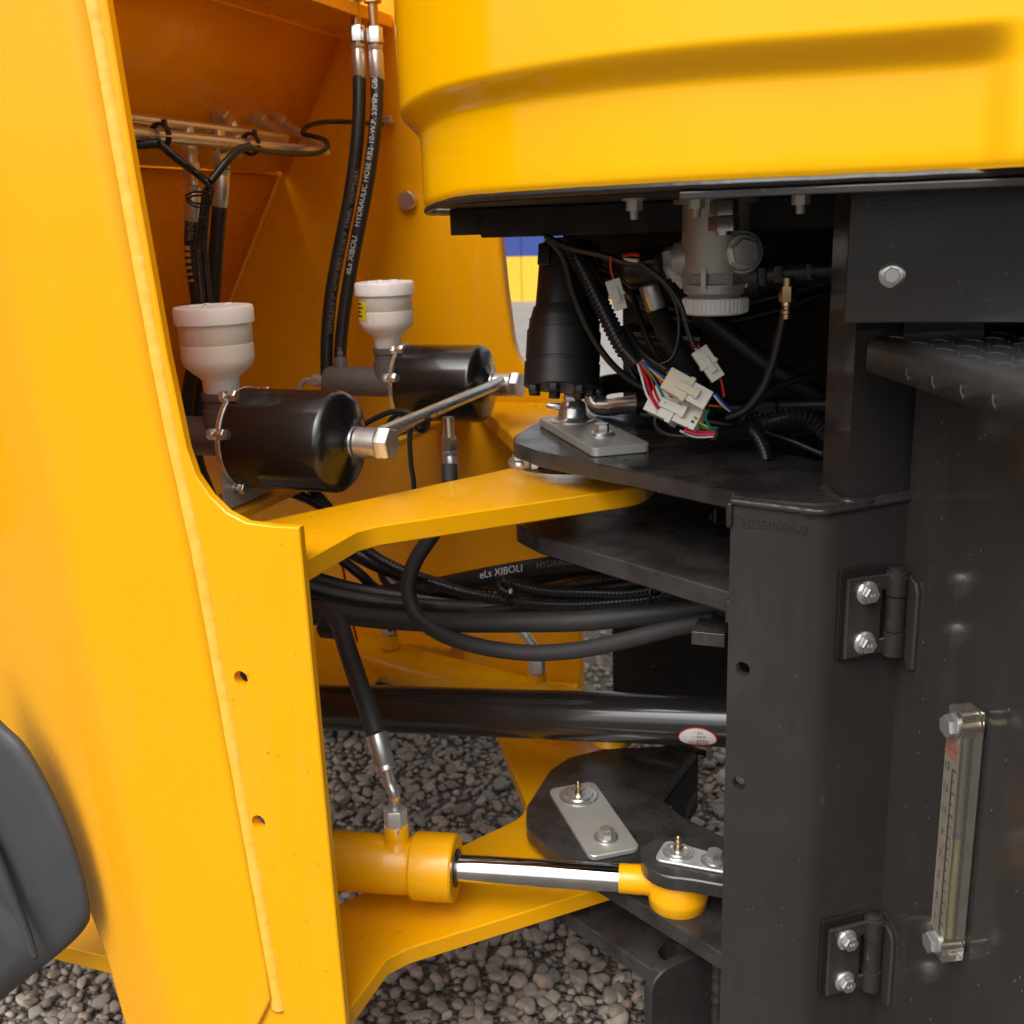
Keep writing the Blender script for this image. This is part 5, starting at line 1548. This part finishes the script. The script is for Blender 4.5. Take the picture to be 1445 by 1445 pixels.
drops('water_droplets', bp, cov, 70, .0008, .0026, -Y, .3)
q = P(1198, 462, y=1.13)
G().aabb(.0, .075, 1.16, 1.165, q.z - .02, q.z + .02).obj('backing_strip', 'dark', bp)

# hinges
HU = -BC
def on_h(px, py): return PP(px, py, w2(C2, 0), nBC)
hb1 = on_h(1212, 866)
def hinge(c, label):
    t = thing('door_hinge', label, 'hinge', c, 'bolted door hinges on the post')
    def q(u, v, n_): return c + HU * u + Z * v + nBC * n_
    G().box(q(.002, .004, .003), HU, Z, nBC, .056, .104, .006).obj('rubber_pad', 'seal', t, bevel=.001)
    out = [(.0235, -.046), (.0235, .046), (-.032, .046), (-.032, .028), (-.020, .028), (-.020, -.028), (-.032, -.028), (-.032, -.046)]
    G().plate(out, [], q(0, 0, .0065), HU, Z, nBC, .0055).obj('leaf', 'dark', t, bevel=.0012)
    bu = -.037
    for z0, z1 in ((-.049, -.021), (.021, .049)):
        G().lathe(q(bu, z0, .012), Z, [(0, .0105), (.0008, .0118), (z1 - z0 - .0008, .0118), (z1 - z0, .0105)], 30).obj('knuckle', 'dark', t)
    G().lathe(q(bu, -.020, .012), Z, [(0, .0098), (.0006, .0108), (.0394, .0108), (.040, .0098)], 30).obj('knuckle', 'dark', t)
    G().lathe(q(bu, -.052, .012), Z, [(0, .006), (.002, .0078), (.003, .0078), (.003, .005), (.101, .005), (.101, .0085), (.1035, .0085), (.1045, .007)], 24).obj('hinge_pin', 'dark', t)
    uc = (w2(C2, c.z - CAM_H) - c).dot(HU)
    cc = c + HU * uc
    mirror_ol = [(.004, -.040), (.034, -.062), (.040, -.058), (.040, .030), (.034, .040), (.004, .046)]
    G().plate(mirror_ol, [], cc + nD * .0004, D, Z, nD, .0045).obj('leaf', 'tank', t, bevel=.0012)  # added plate, shaped after the leaf's mirror image in the glossy tank
    for v in (.0285, -.0295):
        bo = G(); bo.bolt(q(.0, v, .012), nBC, .0094, .0085, 1.42, .0034, .5)
        bo = bo.obj('bolt', 'zinc', t)
        flat_text('8.8', .0058, q(.0, v, .012 + .0032 * .9 + .0085), -HU, Z, 'zinc', bo, 'head_mark', .0002)
    return t
hA = hinge(hb1, 'upper charcoal hinge with two shiny flanged bolts on the post')
hb2 = on_h(1184, 1346)
hB = copy_thing(hA, V((hb1.x, hb1.y, hb2.z)), 'lower charcoal hinge with two shiny flanged bolts, level with the foot of the gauge')

# level gauge
def on_p(px, py): return PP(px, py, w2(C2, 0), nD)
g1, g2 = on_p(1383, 1020), on_p(1357, 1327)
g2 = V((g1.x, g1.y, g2.z))
lg = thing('level_gauge', 'clear acrylic oil level gauge with black scale and two hex bolts on the glossy tank', 'level gauge', g2)
N0 = .003
def gq(u, z, n_): return V((g1.x, g1.y, z)) + D * u + nD * n_
zt_, zb_ = g1.z + .016, g2.z - .016
GU, GN = .026, .023
bc_ = gq(0, (zt_ + zb_) / 2, N0 + GN / 2)
G().box(bc_, D, Z, nD, GU, zt_ - zb_, GN).obj('acrylic_body', 'acrylic', lg, bevel=.0008)
MT['gauge_back'] = plain('frosted_refraction_beige', (0.40, 0.36, 0.30), 0.5, var=.35)  # beige carries bright surroundings refracted through the frosted acrylic
MT['gauge_side'] = plain('cloudy_gauge_plastic', (0.16, 0.145, 0.13), 0.4, var=.4)
hm, zm = g1.z - g2.z - .020, (g1.z + g2.z) / 2
G().box(gq(-.0020, zm, N0 + GN - .0012), D, Z, nD, .0250, hm, .0006).obj('scale_refraction_strip', 'gauge_back', lg)  # opaque sheet behind the scale, refracted light put into its colour
G().box(gq(GU / 2 - .0012, zm, N0 + .0050), nD, Z, D, .0085, hm, .0006).obj('side_strip', 'gauge_side', lg)
ho_ = (g1.z - g2.z) * .47
G().lathe(gq(.0055, g2.z + .010, N0 + .0150), Z, [(0, .0040), (ho_, .0040), (ho_, 0)], 20).obj('oil_column', 'oil', lg)
G().lathe(gq(.0055, g2.z + .010 + ho_, N0 + .0150), Z, [(0, .0040), (g1.z - g2.z - .020 - ho_, .0040)], 20).obj('empty_bore', 'gauge_side', lg)
for gz in (g1.z, g2.z):
    b0 = gq(0, gz, 0)
    G().lathe(b0, nD, [(0, .0135), (N0 - .0002, .0135)], 26).obj('seal_ring', 'seal', lg)
    G().lathe(b0 + nD * (N0 + .0012), nD, [(0, .0062), (GN - .0024, .0062)], 20).obj('bolt_shank', 'gauge_brass', lg)
    g = G(); g.lathe(b0 + nD * (N0 + GN + .0002), nD, [(0, .0118), (.0022, .0118)], 24); g.hexa(b0 + nD * (N0 + GN + .0022), nD, .0085, .0114, None, .25)
    g.obj('hex_bolt', 'zinc', lg)
fn = N0 + GN + .0001
for dz in (.0175, .0335):
    G().box(gq(-.0015, g1.z - dz, fn + .0002), D, Z, nD, .0250, .0008, .0002).obj('red_rule', 'ink_r', lg)
flat_text('XG-200', .0105, gq(-.0015, g1.z - .0255, fn), D, Z, 'ink_r', lg, 'gauge_lettering', 0, True, .66)
z0_, z1_ = g1.z - .046, g2.z + .014
zs_ = [z0_ + (z1_ - z0_) * i / 15 for i in range(16)]
gl = G()
for i, z_ in enumerate(zs_):
    w_ = .0068 if i % 2 == 0 else .0050
    gl.box(gq(.0030 + w_ / 2, z_, fn + .0002), D, Z, nD, w_, .0013, .0002)
gl.box(gq(.0030, (z0_ + z1_) / 2, fn + .0002), D, Z, nD, .0014, z0_ - z1_, .0002)
o = gl.obj('scale_marks', 'ink_k', lg); o['kind'] = 'stuff'
for i, s_ in enumerate(('15', '13', '11', '9', '7', '5', '3', '1')):
    z_ = z0_ + (z1_ - z0_) * (2 * i) / 15
    flat_text(s_, .0112, gq(-.0065, z_, fn), D, Z, 'ink_k', lg, 'scale_number', 0, True, .9)

# far front wheel, in shade
wh = thing('wheel_assembly', 'dark far front tyre, only a shaded sliver under the drive shaft', 'wheel', W(-1.62, 2.3, -1.3))
G().lathe(W(-1.62, 2.08, -.66), Y, [(0, .30), (.0, .50), (.03, .60), (.10, .635), (.30, .635), (.37, .60), (.40, .50), (.40, .30)], 64).obj('tyre', 'tyre', wh)
G().lathe(W(-1.62, 2.12, -.66), Y, [(0, .10), (.02, .29), (.0, .31), (.36, .31)], 48).obj('rim', 'yellow', wh)
